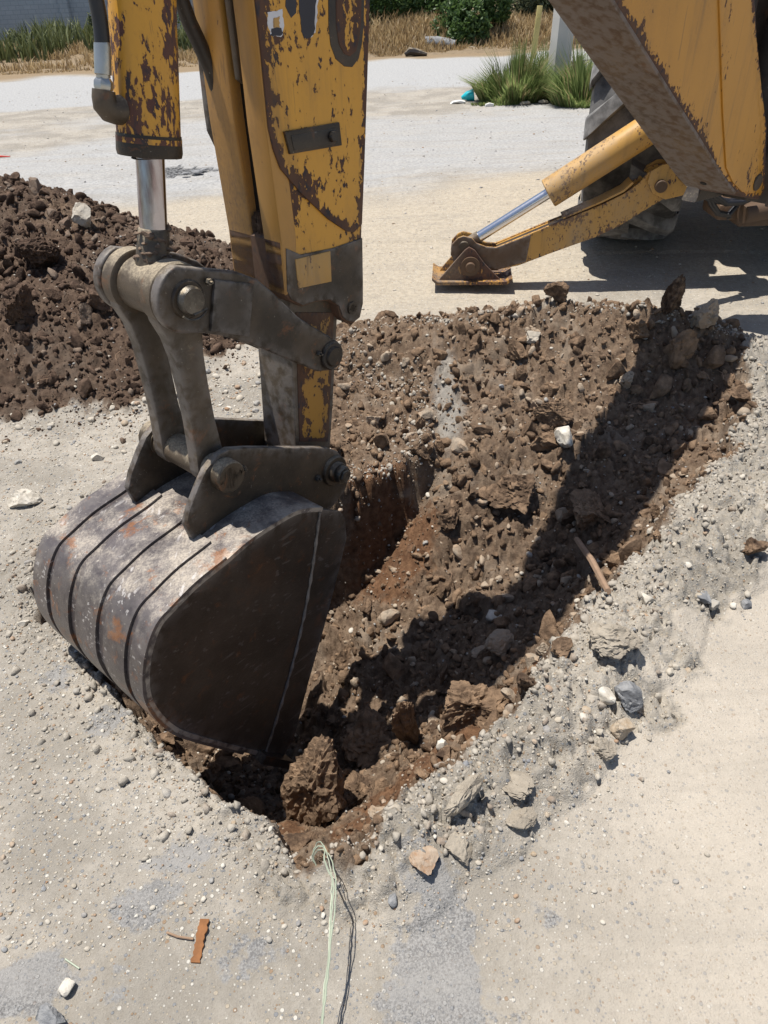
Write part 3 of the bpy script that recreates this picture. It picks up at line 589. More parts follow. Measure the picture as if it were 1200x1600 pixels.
# stones in the soil and on the berm, gravel over the flat
def notpit(X, Y): return (1 - soilt(X, Y))
gl = lambda X, Y: notpit(X, Y) * np.clip(1 - samp(rightw.reshape(GX.shape), X, Y) * .93, 0, 1)
B = []
B.append(rand_on(30000, (-1.8, 1.5, .75, 3.4), gl, .0022, .0080, -1.5, 21))
B.append(rand_on(6500, (-2.6, 2.6, 1.0, 3.9), lambda X, Y: samp(RG, X, Y) * notpit(X, Y), .0035, .016, -1.5, 22))
B.append(rand_on(4500, (-2.6, 2.4, .9, 5.0), soilt, .0035, .015, -1.3, 23))
B.append(rand_on(3000, (-2.4, .0, 2.6, 3.9), lambda X, Y: notpit(X, Y) * np.exp(-((X + .95) ** 2 / .6 + (Y - 3.25) ** 2 / .12)), .006, .022, -1.2, 24))
B.append(rand_on(7000, (-6, 6, 3.6, 15), lambda X, Y: notpit(X, Y) * .8, .004, .018, -1.5, 25))
X = np.concatenate([b[0] for b in B]); Y = np.concatenate([b[1] for b in B]); Rr = np.concatenate([b[2] for b in B])
dep = np.array([inframe(x, y, 0) for x, y in zip(X, Y)]); vis = (dep[:, 0] > 0) & (dep[:, 0] < 1200) & (dep[:, 1] > 0) & (dep[:, 1] < 1600)
score = np.where(vis & (np.abs(Y) < 5), Rr / dep[:, 2], 0); order = np.argsort(-score); NS = 265; top = order[:NS]; oth = order[NS:]
sm_ = [proto_mesh('stone', *p, M['stone']) for p in PEs]
for i, k in enumerate(top):
    x, y, r_ = X[k], Y[k], Rr[k]; z = float(samp(ZG, x, y)[0]); s_ = zone(x, y)
    if s_ > .5: lab, gr = 'small stone among the brown clods of the dug soil', 'stones in the dug soil'
    elif x < .0 and y < 2.2: lab, gr = 'pebble on the pale gravelly ground left of the trench', 'pebbles on the ground left of the trench'
    elif y > 2.4: lab, gr = 'pebble on the dusty ground behind the trench', 'pebbles behind the trench'
    else: lab, gr = 'dusty stone in the pale rubble along the right rim of the trench', 'stones along the right rim'
    o = place('stone', sm_[i % 8], (x, y, z + r_ * .25), r_, (random.uniform(-.4, .4), random.uniform(-.4, .4), random.uniform(-3, 3)), lab, 'stone', gr); its.append((o, x, y, z))
label_all(its, lambda o: 'small stone' if 'soil' in o['group'] else 'pebble')
DG = dist.reshape(GX.shape); x_, y_, r_ = rand_on(90000, (-1.6, 1.9, .9, 3.6), lambda X, Y: np.clip(np.exp(-np.abs(samp(DG, X, Y) + .01) / .05) * (samp(DG, X, Y) < .05) + .25 * samp(RG, X, Y) * notpit(X, Y), 0, 1), .003, .024, -1.6, 26)
o = scatter_bulk('rim_rubble', PR[1] + PR[2][:4], x_, y_, r_, M['rubble'], .35); tag(o, 'dusty pale crumbs and lumps broken from the ground along the trench rim', 'rubble', kind='stuff')
o = scatter_bulk('gravel', PE, X[oth], Y[oth], Rr[oth], M['stoneS'], .35, .5); tag(o, 'small gravel scattered over the dusty ground and rim', 'gravel', kind='stuff')
# named rocks: picture position, half width px, material, proportions, rotation, name, label
KR = [
 (963, 990, 50, 'slab', (1, .72, .42), (.15, .1, .2), 5, 'rock', 'large flat dusty rock on the right rim below the wooden stick', 'rock'),
 (985, 1093, 30, 'grey', (1, .85, .8), (.2, .3, .6), 4, 'rock', 'grey angular broken rock at the foot of the pale rubble, beside a white round stone', 'rock'),
 (943, 1088, 16, 'white', (1, .9, .8), (0, 0, 0), 3, 'stone', 'round white stone touching the grey angular rock', 'stone'),
 (972, 1140, 20, 'stone', (1, .95, .8), (0, .4, 1), 4, 'rock', 'lumpy pale rock just below the grey angular rock', 'rock'),
 (942, 1172, 22, 'slab', (1, .8, .7), (.2, 0, .4), 4, 'rock', 'rounded tan rock lowest of the three below the white round stone', 'rock'),
 (806, 1222, 30, 'slab', (.85, 1.2, .35), (-.35, .15, .2), 4, 'rock', 'flat tan slab leaning upright in the rubble of the right rim', 'rock'),
 (818, 1274, 30, 'slab', (1, .6, .45), (.1, 0, .0), 4, 'rock', 'long low tan rock just under the leaning flat slab', 'rock'),
 (722, 1250, 36, 'slab', (1.1, .55, .6), (.4, -.5, .8), 4, 'rock', 'wedge shaped dusty rock tilted over a dark gap on the rim', 'rock'),
 (718, 1318, 32, 'slab', (1, .85, .35), (.2, .1, .5), 4, 'rock', 'broad flat grey rock below the wedge shaped rock', 'rock'),
 (660, 1338, 24, 'stone', (1, 1, .4), (.3, 0, .2), 4, 'rock', 'round flat tan rock left of the broad flat grey rock', 'rock'),
 (40, 780, 23, 'white', (1, .75, .65), (.1, .2, .3), 4, 'stone', 'white fist sized stone lying left of the bucket', 'stone'),
 (84, 1588, 20, 'grey', (1, .9, .8), (.3, .1, .3), 4, 'stone', 'dark grey stone at the bottom left corner', 'stone'),
 (107, 1545, 15, 'white', (1, .9, .7), (.3, .1, .9), 3, 'stone', 'cream coloured stone just above the dark grey corner stone', 'stone'),
 (38, 975, 10, 'white', (1, .85, .7), (0, 0, .3), 3, 'stone', 'cream pebble nearest the left edge beside the bucket', 'stone'),
 (152, 715, 10, 'white', (1, .7, .6), (0, 0, .1), 3, 'stone', 'cream pebble behind the far end of the bucket', 'stone'),
 (613, 1405, 15, 'grey', (.55, 1, .5), (0, 0, .15), 3, 'stone', 'long blue grey stone right of the green twine', 'stone'),
 (883, 690, 22, 'white', (.8, 1, .8), (.3, .2, .2), 4, 'rock', 'pale whitish rock standing among the clods of the slope', 'rock'),
 (850, 694, 24, 'clod', (1, .8, .8), (.3, .6, .2), 4, 'earth_clod', 'rust brown clod touching the pale whitish rock', 'clod'),
 (833, 528, 16, 'stone', (1, .8, .6), (0, .2, .3), 4, 'rock', 'pale rock on the upper part of the soil bank', 'rock'),
 (770, 962, 20, 'white', (1, .6, .4), (0, .1, .4), 3, 'stone', 'flat cream stone in the shaded trench floor', 'stone'),
 (690, 1167, 14, 'white', (1, .95, .8), (0, .1, .4), 3, 'stone', 'round cream stone on the reddish soil slope', 'stone'),
 (1172, 857, 25, 'clod', (1, .8, .75), (.1, .3, .4), 4, 'earth_clod', 'dark brown clod on the pale rubble near the right edge', 'clod'),
 (1010, 935, 14, 'white', (1, .9, .7), (0, .1, .4), 3, 'stone', 'speckled cream stone above the large flat rock', 'stone'),
 (1098, 935, 15, 'grey', (.8, 1, .5), (0, .1, .4), 3, 'stone', 'smooth blue grey oval pebble in the right rubble', 'stone'),
 (1113, 945, 12, 'stone', (1, .9, .6), (0, .1, .4), 3, 'stone', 'tan round pebble beside the blue grey oval pebble', 'stone'),
 (1165, 945, 13, 'grey', (1, .7, .5), (0, .1, .4), 3, 'stone', 'grey pebble lying alone on the smooth ground right of the rubble', 'stone'),
 (1045, 478, 27, 'clod', (.62, .6, 1.25), (.05, .15, .3), 5, 'earth_clod', 'tall upright clod standing on the crest of the soil bank', 'clod'),
 (1100, 500, 26, 'clod', (.8, .8, 1), (.4, .5, .3), 4, 'earth_clod', 'pointed dark clod in the shade right of the tall upright clod', 'clod'),
 (870, 462, 22, 'clod', (1, .8, .8), (.4, .5, .3), 4, 'earth_clod', 'rounded clod on the highest point of the bank under the stabiliser', 'clod'),
 (503, 1238, 92, 'clod', (.58, .55, 1.1), (.2, .25, .5), 5, 'earth_clod', 'big upright reddish clod at the near end of the trench', 'clod'),
 (632, 1145, 66, 'clod', (.5, .3, 1.15), (.15, -.1, .3), 5, 'earth_clod', 'thin upright slab of dark earth deep in the trench', 'clod'),
 (735, 1110, 54, 'clod', (1, .9, .9), (.5, .1, .3), 5, 'earth_clod', 'big rough rounded clod by the reddish slope', 'clod'),
 (575, 1155, 56, 'clod', (1, .8, .8), (.2, .6, 1.3), 5, 'earth_clod', 'big jagged clod between the upright clod and the thin slab', 'clod'),
 (565, 1240, 44, 'clod', (.9, .8, .9), (.2, .6, 2.3), 5, 'earth_clod', 'crumbly clod right behind the big upright reddish clod', 'clod'),
 (806, 765, 46, 'clod', (1, .9, .6), (.4, .1, .3), 5, 'earth_clod', 'flat faced brown clod in the middle of the sunlit slope', 'clod'),
 (862, 648, 34, 'clod', (1, .7, .6), (.3, .2, .1), 5, 'earth_clod', 'smooth sided brown clod above the pale whitish rock', 'clod'),
 (918, 800, 44, 'clod', (1, .9, .8), (.3, .2, .9), 5, 'earth_clod', 'large shaded clod block at the shadow edge of the slope', 'clod'),
 (705, 815, 28, 'clod', (.6, .8, 1), (.3, .4, .1), 4, 'earth_clod', 'wedge of brown earth standing left of the sunlit slope', 'clod'),
 (1055, 560, 32, 'clod', (.8, .7, 1), (.3, .4, .5), 4, 'earth_clod', 'angular clod fully in the boom shadow below the tall clod', 'clod'),
 (1000, 520, 19, 'clod', (1, .9, .9), (.3, .4, .5), 4, 'rock', 'pale dusty clod block just left of the boom shadow', 'clod'),
 (785, 1010, 30, 'clod', (1, .7, .6), (.3, .1, .5), 4, 'earth_clod', 'reddish brown clod above the big rough rounded clod', 'clod'),
 (880, 1010, 24, 'clod', (1, .7, .6), (.1, .1, .5), 4, 'earth_clod', 'reddish clod at the foot of the large flat rock', 'clod'),
 (60, 400, 40, 'clodL', (1, .8, .8), (.3, .1, .5), 5, 'earth_clod', 'largest dark clod high on the left heap', 'clod'),
 (35, 490, 36, 'clodL', (1, .8, .8), (.3, 1.1, .5), 5, 'earth_clod', 'greyish clod at the left edge half way up the heap', 'clod'),
 (160, 480, 24, 'clodL', (1, .9, .8), (.3, 1.1, .5), 4, 'earth_clod', 'round dark clod left of the upper linkage pin', 'clod'),
 (135, 345, 20, 'stone', (1, .9, .8), (.3, 1.1, .5), 4, 'rock', 'pale grey rock near the top of the left heap', 'rock'),
]
for i, (x, y, hw, mk, pr_, rot, lv, nm, lab, cat) in enumerate(KR):
    p = onland(x, y + hw * .35); dep = (p - CAM).dot(fwd); r_ = hw / F * dep
    V, Fc = rock(lv, 500 + i, 14, .10 if mk in ('white', 'grey', 'stone') else .17, 1.6, (1, 1, 1), (.42, .85))
    Rm = np.array(Matrix.Rotation(rot[2], 3, 'Z') @ Matrix.Rotation(rot[1], 3, 'Y') @ Matrix.Rotation(rot[0], 3, 'X'))
    V = (V * np.array(pr_) * r_ * 1.12) @ Rm.T; base = p + Vector((0, 0, -V[:, 2].min() * .72)) 
    o = mesh(nm, V, Fc, M[mk], smooth=True); o.data.set_sharp_from_angle(angle=R(26)); o.location = base; tag(o, lab, cat)

its = []; rr_ = random.Random(5)
for i, (x, y) in enumerate(((70, 600), (185, 560), (20, 520), (110, 640), (150, 330), (230, 620), (600, 540), (760, 640), (930, 560), (1120, 590), (700, 900), (480, 745), (30, 440), (1000, 640))):
    p = onland(x, y); a = rr_.uniform(0, 6.28); L = rr_.uniform(.05, .11); d = Vector((math.cos(a), math.sin(a), 0)); e = Vector((-d.y, d.x, 0)); bm = bmesh.new(); prev = None
    pts = [p + d * L * (t - .5) + e * math.sin(t * 5 + i) * .012 + Vector((0, 0, .012 + .012 * math.sin(t * 3.1))) for t in (0, .2, .4, .6, .8, 1)]
    for k, q in enumerate(pts):
        r0 = .0022 * (1 - .12 * k); ring = [bm.verts.new(q - p + Vector((0, 0, 1)) * r0 * math.cos(t) + e * r0 * math.sin(t)) for t in (0, 1.26, 2.51, 3.77, 5.03)]
        if prev:
            for j in range(5): bm.faces.new((prev[j], prev[(j + 1) % 5], ring[(j + 1) % 5], ring[j]))
        prev = ring
    me = bpy.data.meshes.new('root'); bm.to_mesh(me); bm.free(); me.materials.append(M['wood'])
    o = place('root', me, p, 1, (0, 0, 0), 'thin pale root', 'root', 'roots lying in the dug soil'); its.append((o, p.x, p.y, p.z))
label_all(its, lambda o: 'thin pale root')
# ------------------------------------------------------------------ backhoe
ORG = Vector((2.1, 5.7, 0))
rig = empty('backhoe_digger', ORG, 'worn yellow backhoe digger with its bucket resting in the trench and one stabiliser leg down', 'digger')
F1 = Frame(43, (-.7751, 1.4650, .33), .8); AX = F1.at(1.05, 0, 0); F3 = Frame(50, (AX.x, AX.y, 0)); MB.k = .8
def bd(mb, name, mat, parent=rig, label=None): return mb.build(name, mat, parent, ORG, label)
def catmull(P, n=6):
    P = [Vector((*p, 0)) for p in P]; o = []
    for i in range(len(P) - 1):
        a, b, c, d = P[max(i - 1, 0)], P[i], P[i + 1], P[min(i + 2, len(P) - 1)]
        for k in range(n):
            t = k / n; q = .5 * (2 * b + (c - a) * t + (2 * a - 5 * b + 4 * c - d) * t * t + (-a + 3 * b - 3 * c + d) * t ** 3); o.append((q.x, q.y))
    o.append((P[-1].x, P[-1].y)); return o
# --- bucket
BW = .336
curve = [(505, 793), (467, 797), (422, 822), (386, 847), (355, 874), (310, 910), (274, 946), (247, 977), (231, 1022), (227, 1063), (231, 1094), (247, 1121), (274, 1144), (310, 1157), (355, 1169), (400, 1180), (445, 1189)]
prof = catmull(F1.poly(curve, BW), 5)
cen = Vector((sum(p[0] for p in prof) / len(prof) + .1, sum(p[1] for p in prof) / len(prof)))
def offs(p, d):
    """profile moved outwards by d along its normals"""
    o = []
    for i in range(len(p)):
        a = Vector(p[max(i - 1, 0)]); b = Vector(p[min(i + 1, len(p) - 1)]); t = (b - a).normalized(); n = Vector((-t.y, t.x)); q = Vector(p[i])
        if (q - cen).dot(n) < 0: n = -n
        o.append(tuple(q + n * d))
    return o
def sheet(mb, out, inn, w0, w1, nw=1):
    bm = mb.bm; n = len(out); g1 = []
    for k in range(nw + 1):
        w = w0 + (w1 - w0) * k / nw
        g1.append(([bm.verts.new(F1.at(u, w, z)) for u, z in out], [bm.verts.new(F1.at(u, w, z)) for u, z in inn]))
    for k in range(nw):
        for L in (0, 1):
            for i in range(n - 1): f = bm.faces.new((g1[k][L][i], g1[k][L][i + 1], g1[k + 1][L][i + 1], g1[k + 1][L][i])); f.smooth = True
        for i in (0, n - 1): bm.faces.new((g1[k][0][i], g1[k][1][i], g1[k + 1][1][i], g1[k + 1][0][i]))
    for k in (0, nw):
        for i in range(n - 1): bm.faces.new((g1[k][0][i], g1[k][0][i + 1], g1[k][1][i + 1], g1[k][1][i]))
mb = MB(); sheet(mb, prof, offs(prof, -.016), -BW, BW, 10)
for v in mb.bm.verts:
    w_ = abs((v.co - F1.O).dot(F1.W)) / F1.k; v[mb.wl] = 1. if w_ > BW - .01 else 0.
bucket = bd(mb, 'bucket', M['shell'], label='scuffed purplish steel digging bucket with rust spots')
cut = [(503, 797), (535, 801), (541, 812), (543, 842), (531, 892), (509, 977), (482, 1072), (460, 1157), (445, 1182)]
side = F1.poly(curve[1:-1], BW); side = catmull(side, 3) 
for s_, lab in ((1, 'near'), (-1, 'far')):
    mb = MB(); pts = [p for p in offs(catmull(F1.poly(curve, BW), 3), -.012)] + F1.poly(cut, BW)[::-1]
    mb.slab(pts, s_ * .311, s_ * .331, F1, bevel=.002, grid=.02)
    bd(mb, 'side_plate', M['plate'], bucket)
mb = MB()
wl_ = [F1.pl(500 + (415 - 500) * t + 12 * math.sin(math.pi * t), 800 + 377 * t, .333) for t in np.linspace(0, 1, 40)]
mb.tube([F1.at(u, .333 + .001 * math.sin(i * 2.3), z) for i, (u, z) in enumerate(wl_)], [.0055 + .002 * math.sin(i * 4.1) for i in range(40)], 8); bd(mb, 'weld_seam', M['weld'], bucket)
def arc(i0, i1): return prof[i0:i1]
for k, (a, b, i0, i1) in enumerate(((-.336, -.245, 14, 66), (-.215, -.10, 16, 68), (-.055, .07, 18, 70), (.115, .235, 19, 72), (.265, .336, 20, 74))):
    mb = MB(); p = arc(i0, i1); sheet(mb, offs(p, .010), offs(p, -.002), a, b, 2)
    for v in mb.bm.verts: v[mb.wl] = .12
    bd(mb, 'wear_strip', M['shell'], bucket)
mb = MB(); p = prof[-6:]; sheet(mb, offs(p, .012), offs(p, -.022), -.38, .38, 4); bd(mb, 'cutting_edge', M['plate'], bucket)
# pins
uA, zA = F1.pl(300, 470, .185); uB, zB = F1.pl(522, 557, .18); uC, zC = F1.pl(360, 745, .215); uD, zD = F1.pl(532, 740, .215)
def P1(u, w, z): return F1.at(u, w, z)
ear = F1.poly([(291, 822), (297, 796), (310, 762), (322, 735), (340, 712), (358, 702), (385, 700), (450, 700), (512, 700), (528, 706), (541, 722), (546, 745), (540, 765), (522, 790), (500, 812), (455, 812), (405, 812), (350, 850), (305, 850)], .178)
for s_ in (1, -1):
    mb = MB(); a, b = sorted((s_ * .150, s_ * .178)); mb.slab(ear, a, b, F1, bevel=.004, grid=.02)
    mb.cyl(P1(uD, s_ * .14, zD), P1(uD, s_ * .192, zD), .060)
    h = bd(mb, 'hanger_ear', M['link'] if s_ > 0 else M['link'], bucket)
    mb = MB(); q = [P1(uC, s_ * .178, zC), P1(uC, s_ * .222, zC)]; bm = mb.bm
    mb.tube([P1(uC, s_ * .145, zC), P1(uC, s_ * .219, zC), P1(uC, s_ * .223, zC), P1(uC, s_ * .223, zC), P1(uC, s_ * .19, zC)], [.054, .054, .050, .038, .037], 32); bd(mb, 'pin_boss', M['arm'], bucket)
# --- sticks
T = 2.62
eL = F1.poly([(395, 0), (404, 80), (416, 200), (428, 290), (440, 380), (447, 462)], .13); eR = F1.poly([(567, 432), (566, 370), (569, 250), (573, 130), (577, 0)], .13)
low = F1.poly([(453, 470), (474, 480), (495, 472), (516, 470), (528, 478), (532, 495), (541, 504), (552, 506), (563, 497), (568, 474)], .13)
topL, topR = (eL[0][0], T), (eR[-1][0] - .0, T)
zs_ = F1.pl(400, 345, .02)[1]
def inset(p, d): return [(u + d, z) for u, z in p]
core = [(eL[0][0] + .06, T)] + [(u + .06, z) for u, z in eL if z > zs_] + [(eL[4][0] + .06, zs_)] + [p for p in eL if p[1] <= zs_] + low + eR + [topR]
mb = MB(); mb.slab(core, -.128, .128, F1, bevel=.005, grid=.022)
stick = bd(mb, 'dipper_arm', M['dip'], label='upright dipper arm with chipped yellow paint')
for a, b, mt in ((.045, .13, 'dip2'), (-.13, -.012, 'dip2')):
    mb = MB(); strip = [(eL[0][0], T)] + eL + [(eL[-1][0] + .05, eL[-1][1])] + [(u + .064, z) for u, z in eL[::-1][1:]] + [(eL[0][0] + .064, T)]
    mb.slab(strip, a, b, F1, bevel=.006, grid=.02); bd(mb, 'side_rail', M[mt], stick)
mb = MB(); mb.slab([(eL[0][0] + .036, T), (eL[0][0] + .036, zs_ + .0), (eL[0][0] + .064, zs_ + .0), (eL[0][0] + .064, T)], -.012, .045, F1, bevel=0); bd(mb, 'channel_shadow_gap', M['black'], stick).name = 'channel_painted_shade'  # black strip: the shade inside the channel put into the colour
zr = zs_; mb = MB()
for k in range(26):
    a = random.random(); V_, Fc_ = PR[2][k % 10]; b_ = bmesh.new(); vs = [b_.verts.new(P1(eL[3][0] + .035 + v[0] * .018 + random.uniform(-.015, .012), .017 + (a - .5) * .05 + v[1] * .014, zr - .012 + v[2] * .016 + random.uniform(-.04, .03))) for v in V_]
    for f in Fc_: b_.faces.new([vs[i] for i in f])
    mb.join(b_)
bd(mb, 'caked_soil', M['caked'], stick)
pu = F1.poly([(396, 0), (405, 80), (417, 200), (424, 232), (436, 264), (468, 302), (510, 342), (540, 362), (553, 362), (565, 350), (569, 250), (573, 130), (577, 0)], .13)
mb = MB(); mb.slab([(pu[0][0] + .002, T - .01)] + [(u + .002, z) for u, z in pu[:8]] + [(u - .003, z) for u, z in pu[8:]] + [(pu[-1][0] - .003, T - .01)], .128, .137, F1, bevel=.004, grid=.02); bd(mb, 'doubler_plate', M['dip'], stick)
mb = MB(); mb.slab(F1.poly([(447, 388), (470, 398), (520, 388), (566, 372), (567, 440), (567, 474), (562, 496), (552, 503), (542, 501), (535, 494), (530, 478), (516, 468), (495, 470), (474, 477), (455, 468), (449, 455)], .132), .126, .134, F1, bevel=.003, grid=.015); bd(mb, 'end_plate', M['link'], stick)
mb = MB(); mb.slab(F1.poly([(461, 405), (516, 392), (518, 440), (466, 451)], .135), .130, .1375, F1, bevel=.004); bd(mb, 'inspection_cover', M['stab'], stick)
mb = MB(); a = F1.pl(550, 481, .135); mb.tube([P1(a[0], .13, a[1]), P1(a[0], .140, a[1]), P1(a[0], .140, a[1]), P1(a[0], .125, a[1])], [.022, .022, .013, .013], 20); bd(mb, 'lug_eye', M['link'], stick)
mb = MB(); mb.slab(F1.poly([(443, 206), (529, 191), (533, 227), (452, 241)], .14), .13, .146, F1, bevel=.004); npl = bd(mb, 'stop_plate', M['link'], stick)
mb = MB(); mb.slab(F1.poly([(452, 212), (524, 199), (527, 223), (457, 235)], .14), .14, .1485, F1, bevel=.002); a = F1.pl(519, 213, .148); mb.cyl(P1(a[0], .146, a[1]), P1(a[0], .160, a[1]), .017, 6); bd(mb, 'black_insert', M['dark'], stick)
ov = [(512, -60), (513, 40), (516, 70), (524, 92), (538, 104), (550, 105), (560, 92), (565, 70), (568, 40), (570, -60)]
mb = MB(); mb.slab(F1.poly(ov, .137), .134, .1395, F1, bevel=.003); bd(mb, 'slot_rim', M['dark'], stick)
mb = MB(); mb.slab(F1.poly([(523, -60), (524, 40), (528, 68), (536, 84), (546, 88), (555, 80), (560, 60), (563, 30), (564, -60)], .137), .136, .143, F1, bevel=.004, grid=.02); bd(mb, 'slot_cover', M['dip'], stick)
def ragged(pts, amp, n=5):
    o = []
    for i in range(len(pts)):
        a, b = Vector(pts[i]), Vector(pts[(i + 1) % len(pts)])
        for k in range(n): o.append(tuple(a.lerp(b, k / n) + Vector((random.uniform(-amp, amp), random.uniform(-amp, amp)))))
    return o
WS = plain('worn white sticker', (.62, .62, .64), .7); BS = plain('worn black sticker', (.016, .017, .03), .5)
for wh, bl in ((([(470, -30), (497, -30), (496, 20), (494, 50), (487, 58), (478, 60), (471, 30)]), [(466, -30), (494, -30), (493, 20), (491, 50), (484, 60), (474, 60), (469, 30)]),
               (([(419, 20), (440, 14), (444, 40), (440, 57), (424, 56), (418, 40)]), [(424, 44), (440, 42), (441, 55), (424, 57)])):
    mb = MB(); mb.slab(F1.poly(ragged(wh, 1.2), .1372), .136, .1376, F1, bevel=0); bd(mb, 'sticker_remnant', WS, stick)
    mb = MB(); mb.slab(F1.poly(ragged(bl, 1.4), .1376), .1368, .1380, F1, bevel=0); bd(mb, 'sticker_remnant', BS, stick)
mb = MB(); mb.slab(F1.poly(ragged([(427, 28), (436, 26), (437, 42), (428, 44)], 1.), .138), .137, .1384, F1, bevel=0); bd(mb, 'sticker_remnant', M['stab'], stick)
mb = MB(); mb.slab(F1.poly([(448, -30), (462, -30), (463, 20), (455, 28), (446, 10)], .138), .136, .1378, F1, bevel=0); bd(mb, 'sticker_remnant', BS, stick)
# guard and hose on the far side of the stick
mb = MB(); mb.slab(F1.poly([(302, -200), (303, 0), (313, 90), (322, 170), (327, 205), (340, 232), (352, 262), (356, 200), (345, 60), (335, -200)], -.15), -.165, -.135, F1, bevel=.004, grid=.03); bd(mb, 'hose_guard', M['link'], stick)
def P1px(x, y, w): u, z = F1.pl(x, y, w); return F1.at(u, w, z)
mb = MB(); mb.tube([P1px(x, y, -.10) for x, y in ((262, -90), (272, -40), (283, 0), (296, 35), (308, 60), (330, 110), (352, 180))], .022, 16); bd(mb, 'hydraulic_hose', M['dark'], stick)
mb = MB(); mb.slab([(eL[0][0] + .004, T - .02), (eL[0][0] + .004, F1.pl(375, 122, .0)[1]), (eL[0][0] + .02, F1.pl(375, 130, 0)[1]), (eL[0][0] + .05, F1.pl(375, 122, .0)[1]), (eL[0][0] + .05, T - .02)], .004, .030, F1, bevel=.008); bd(mb, 'guide_bar', M['arm'], stick)
# inner stick
iL = F1.poly([(452, 478), (455, 540), (459, 620), (463, 712)], .09); iR = F1.poly([(515, 712), (520, 640), (524, 560), (528, 482)], .09)
uDn, zDn = uD, zD
hub = [(uD + .068 * math.cos(a), zD + .068 * math.sin(a)) for a in np.linspace(math.pi * 1.02, math.tau * .99, 9)]
mb = MB(); mb.slab([(iL[0][0], 1.1)] + iL + hub + iR + [(iR[-1][0], 1.1)], -.09, .09, F1, bevel=.010, grid=.03, seg=3); mb.cyl(P1(uD, -.135, zD), P1(uD, .135, zD), .066)
mb.cyl(P1(uB, -.125, zB), P1(uB, .125, zB), .062)
inner = bd(mb, 'inner_stick', M['arm'], label='dust coated lower end of the stick above the bucket')
mb = MB(); mb.slab(F1.poly([(462, 488), (522, 488), (517, 600), (513, 690), (468, 690)], .092), .088, .0935, F1, bevel=.003, grid=.02); bd(mb, 'side_skin', paint('dirty yellow paint', .8, 7, dust=.6, base=(.4, .2, .03)), inner)
# pins as parts
def pin(name, u, z, w, r, mt, hexh=False):
    mb = MB(); mb.cyl(P1(u, -w, z), P1(u, w, z), r, 6 if hexh else 32, .005); return bd(mb, name, M[mt])
pin('linkage_pin', uA, zA, .196, .040, 'pin'); pin('stick_pin', uB, zB, .186, .036, 'link'); pin('bucket_pin', uD, zD, .212, .041, 'link')
mb = MB(); mb.cyl(P1(uD, .205, zD), P1(uD, .238, zD), .034, 32); mb.cyl(P1(uD, .238, zD), P1(uD, .247, zD), .026, 6); bd(mb, 'pin_bolt', M['pin'])
mb = MB(); mb.cyl(P1(uC, -.207, zC), P1(uC, .207, zC), .030, 32, .004); bd(mb, 'link_pin', M['rust'])
mb = MB(); mb.tube([P1(uA + .052 * math.cos(a), .192, zA + .052 * math.sin(a)) for a in np.linspace(-2.5, -.7, 14)] + [P1(uA - .01, .197, zA - .035)], .0035, 8); bd(mb, 'clip_wire', M['pin'])
for u_, w_, z_, r_ in ((uA + .075, .168, zA + .03, .010), (uB - .06, .166, zB + .03, .009), (uD - .085, .180, zD + .01, .013), (uC + .075, .180, zC - .02, .012)):
    mb = MB(); mb.cyl(P1(u_, w_ - .01, z_), P1(u_, w_ + .012, z_), r_, 6, .001); mb.cyl(P1(u_, w_ + .010, z_), P1(u_, w_ + .022, z_), r_ * .45, 10, .001); bd(mb, 'grease_nipple', M['pin'])
# outer tipping links
hd = [(uA + .098 * math.cos(a), zA + .098 * math.sin(a)) for a in np.linspace(math.radians(250), math.radians(100), 14)]
bnd = F1.poly([(335, 422), (375, 426), (405, 437), (430, 458), (470, 497), (520, 528)], .172); tl = [(uB + .055 * math.cos(a), zB + .055 * math.sin(a)) for a in np.linspace(math.radians(70), math.radians(-100), 12)]
btm = F1.poly([(500, 582), (460, 566), (400, 541), (350, 526), (320, 522)], .172)
for s_ in (1, -1):
    mb = MB(); a, b = sorted((s_ * .128, s_ * .165)); mb.slab(hd + bnd + tl + btm, a, b, F1, bevel=.008, grid=.02, seg=3)
    mb.cyl(P1(uA, s_ * .12, zA), P1(uA, s_ * .172, zA), .056, bev=.006)
    lk = bd(mb, 'tipping_link', M['link'])
    mb = MB(); a, b = sorted((s_ * .160, s_ * .176)); mb.slab(F1.poly([(336, 437), (397, 444), (390, 527), (330, 518)], .175), a, b, F1, bevel=.004, grid=.02); bd(mb, 'stiffener_pad', M['dark'], lk)
    mb = MB(); mb.cyl(P1(uB, s_ * .16, zB), P1(uB, s_ * .178, zB), .050, bev=.005); bd(mb, 'pin_washer', M['dark'], lk)
# bucket link: two legs cast with their hubs
mb = MB()
for s_ in (1, -1):
    mb.tube([P1(uA, s_ * .07, zA), P1(uA, s_ * .074, zA), P1(uA, s_ * .12, zA), P1(uA, s_ * .126, zA)], [.088, .094, .094, .088], 36)
    dz = Vector((uC - uA, zC - zA)); L = dz.length; d_ = dz / L; n_ = Vector((-d_.y, d_.x))
    pr = []
    for t, wd_ in ((0, .088), (.10, .082), (.2, .060), (.32, .048), (.5, .044), (.7, .044), (.88, .050), (1.0, .056)): pr.append((t, wd_))
    A_ = [tuple(Vector((uA, zA)) + d_ * L * t + n_ * wd_) for t, wd_ in pr]; B_ = [tuple(Vector((uA, zA)) + d_ * L * t - n_ * wd_) for t, wd_ in pr]
    cap = [(uC + .056 * math.cos(a), zC + .056 * math.sin(a)) for a in [math.atan2(n_.y, n_.x) - k * math.pi / 8 for k in range(1, 8)]]
    if (Vector(cap[3]) - Vector((uA, zA))).length < L: cap = [(uC + .056 * math.cos(a), zC + .056 * math.sin(a)) for a in [math.atan2(n_.y, n_.x) + k * math.pi / 8 for k in range(1, 8)]]
    w0, w1 = (.072, .124)
    a, b = sorted((s_ * w0, s_ * w1)); mb.slab(A_ + cap + B_[::-1], a, b, F1, bevel=.006, grid=.03, seg=2)
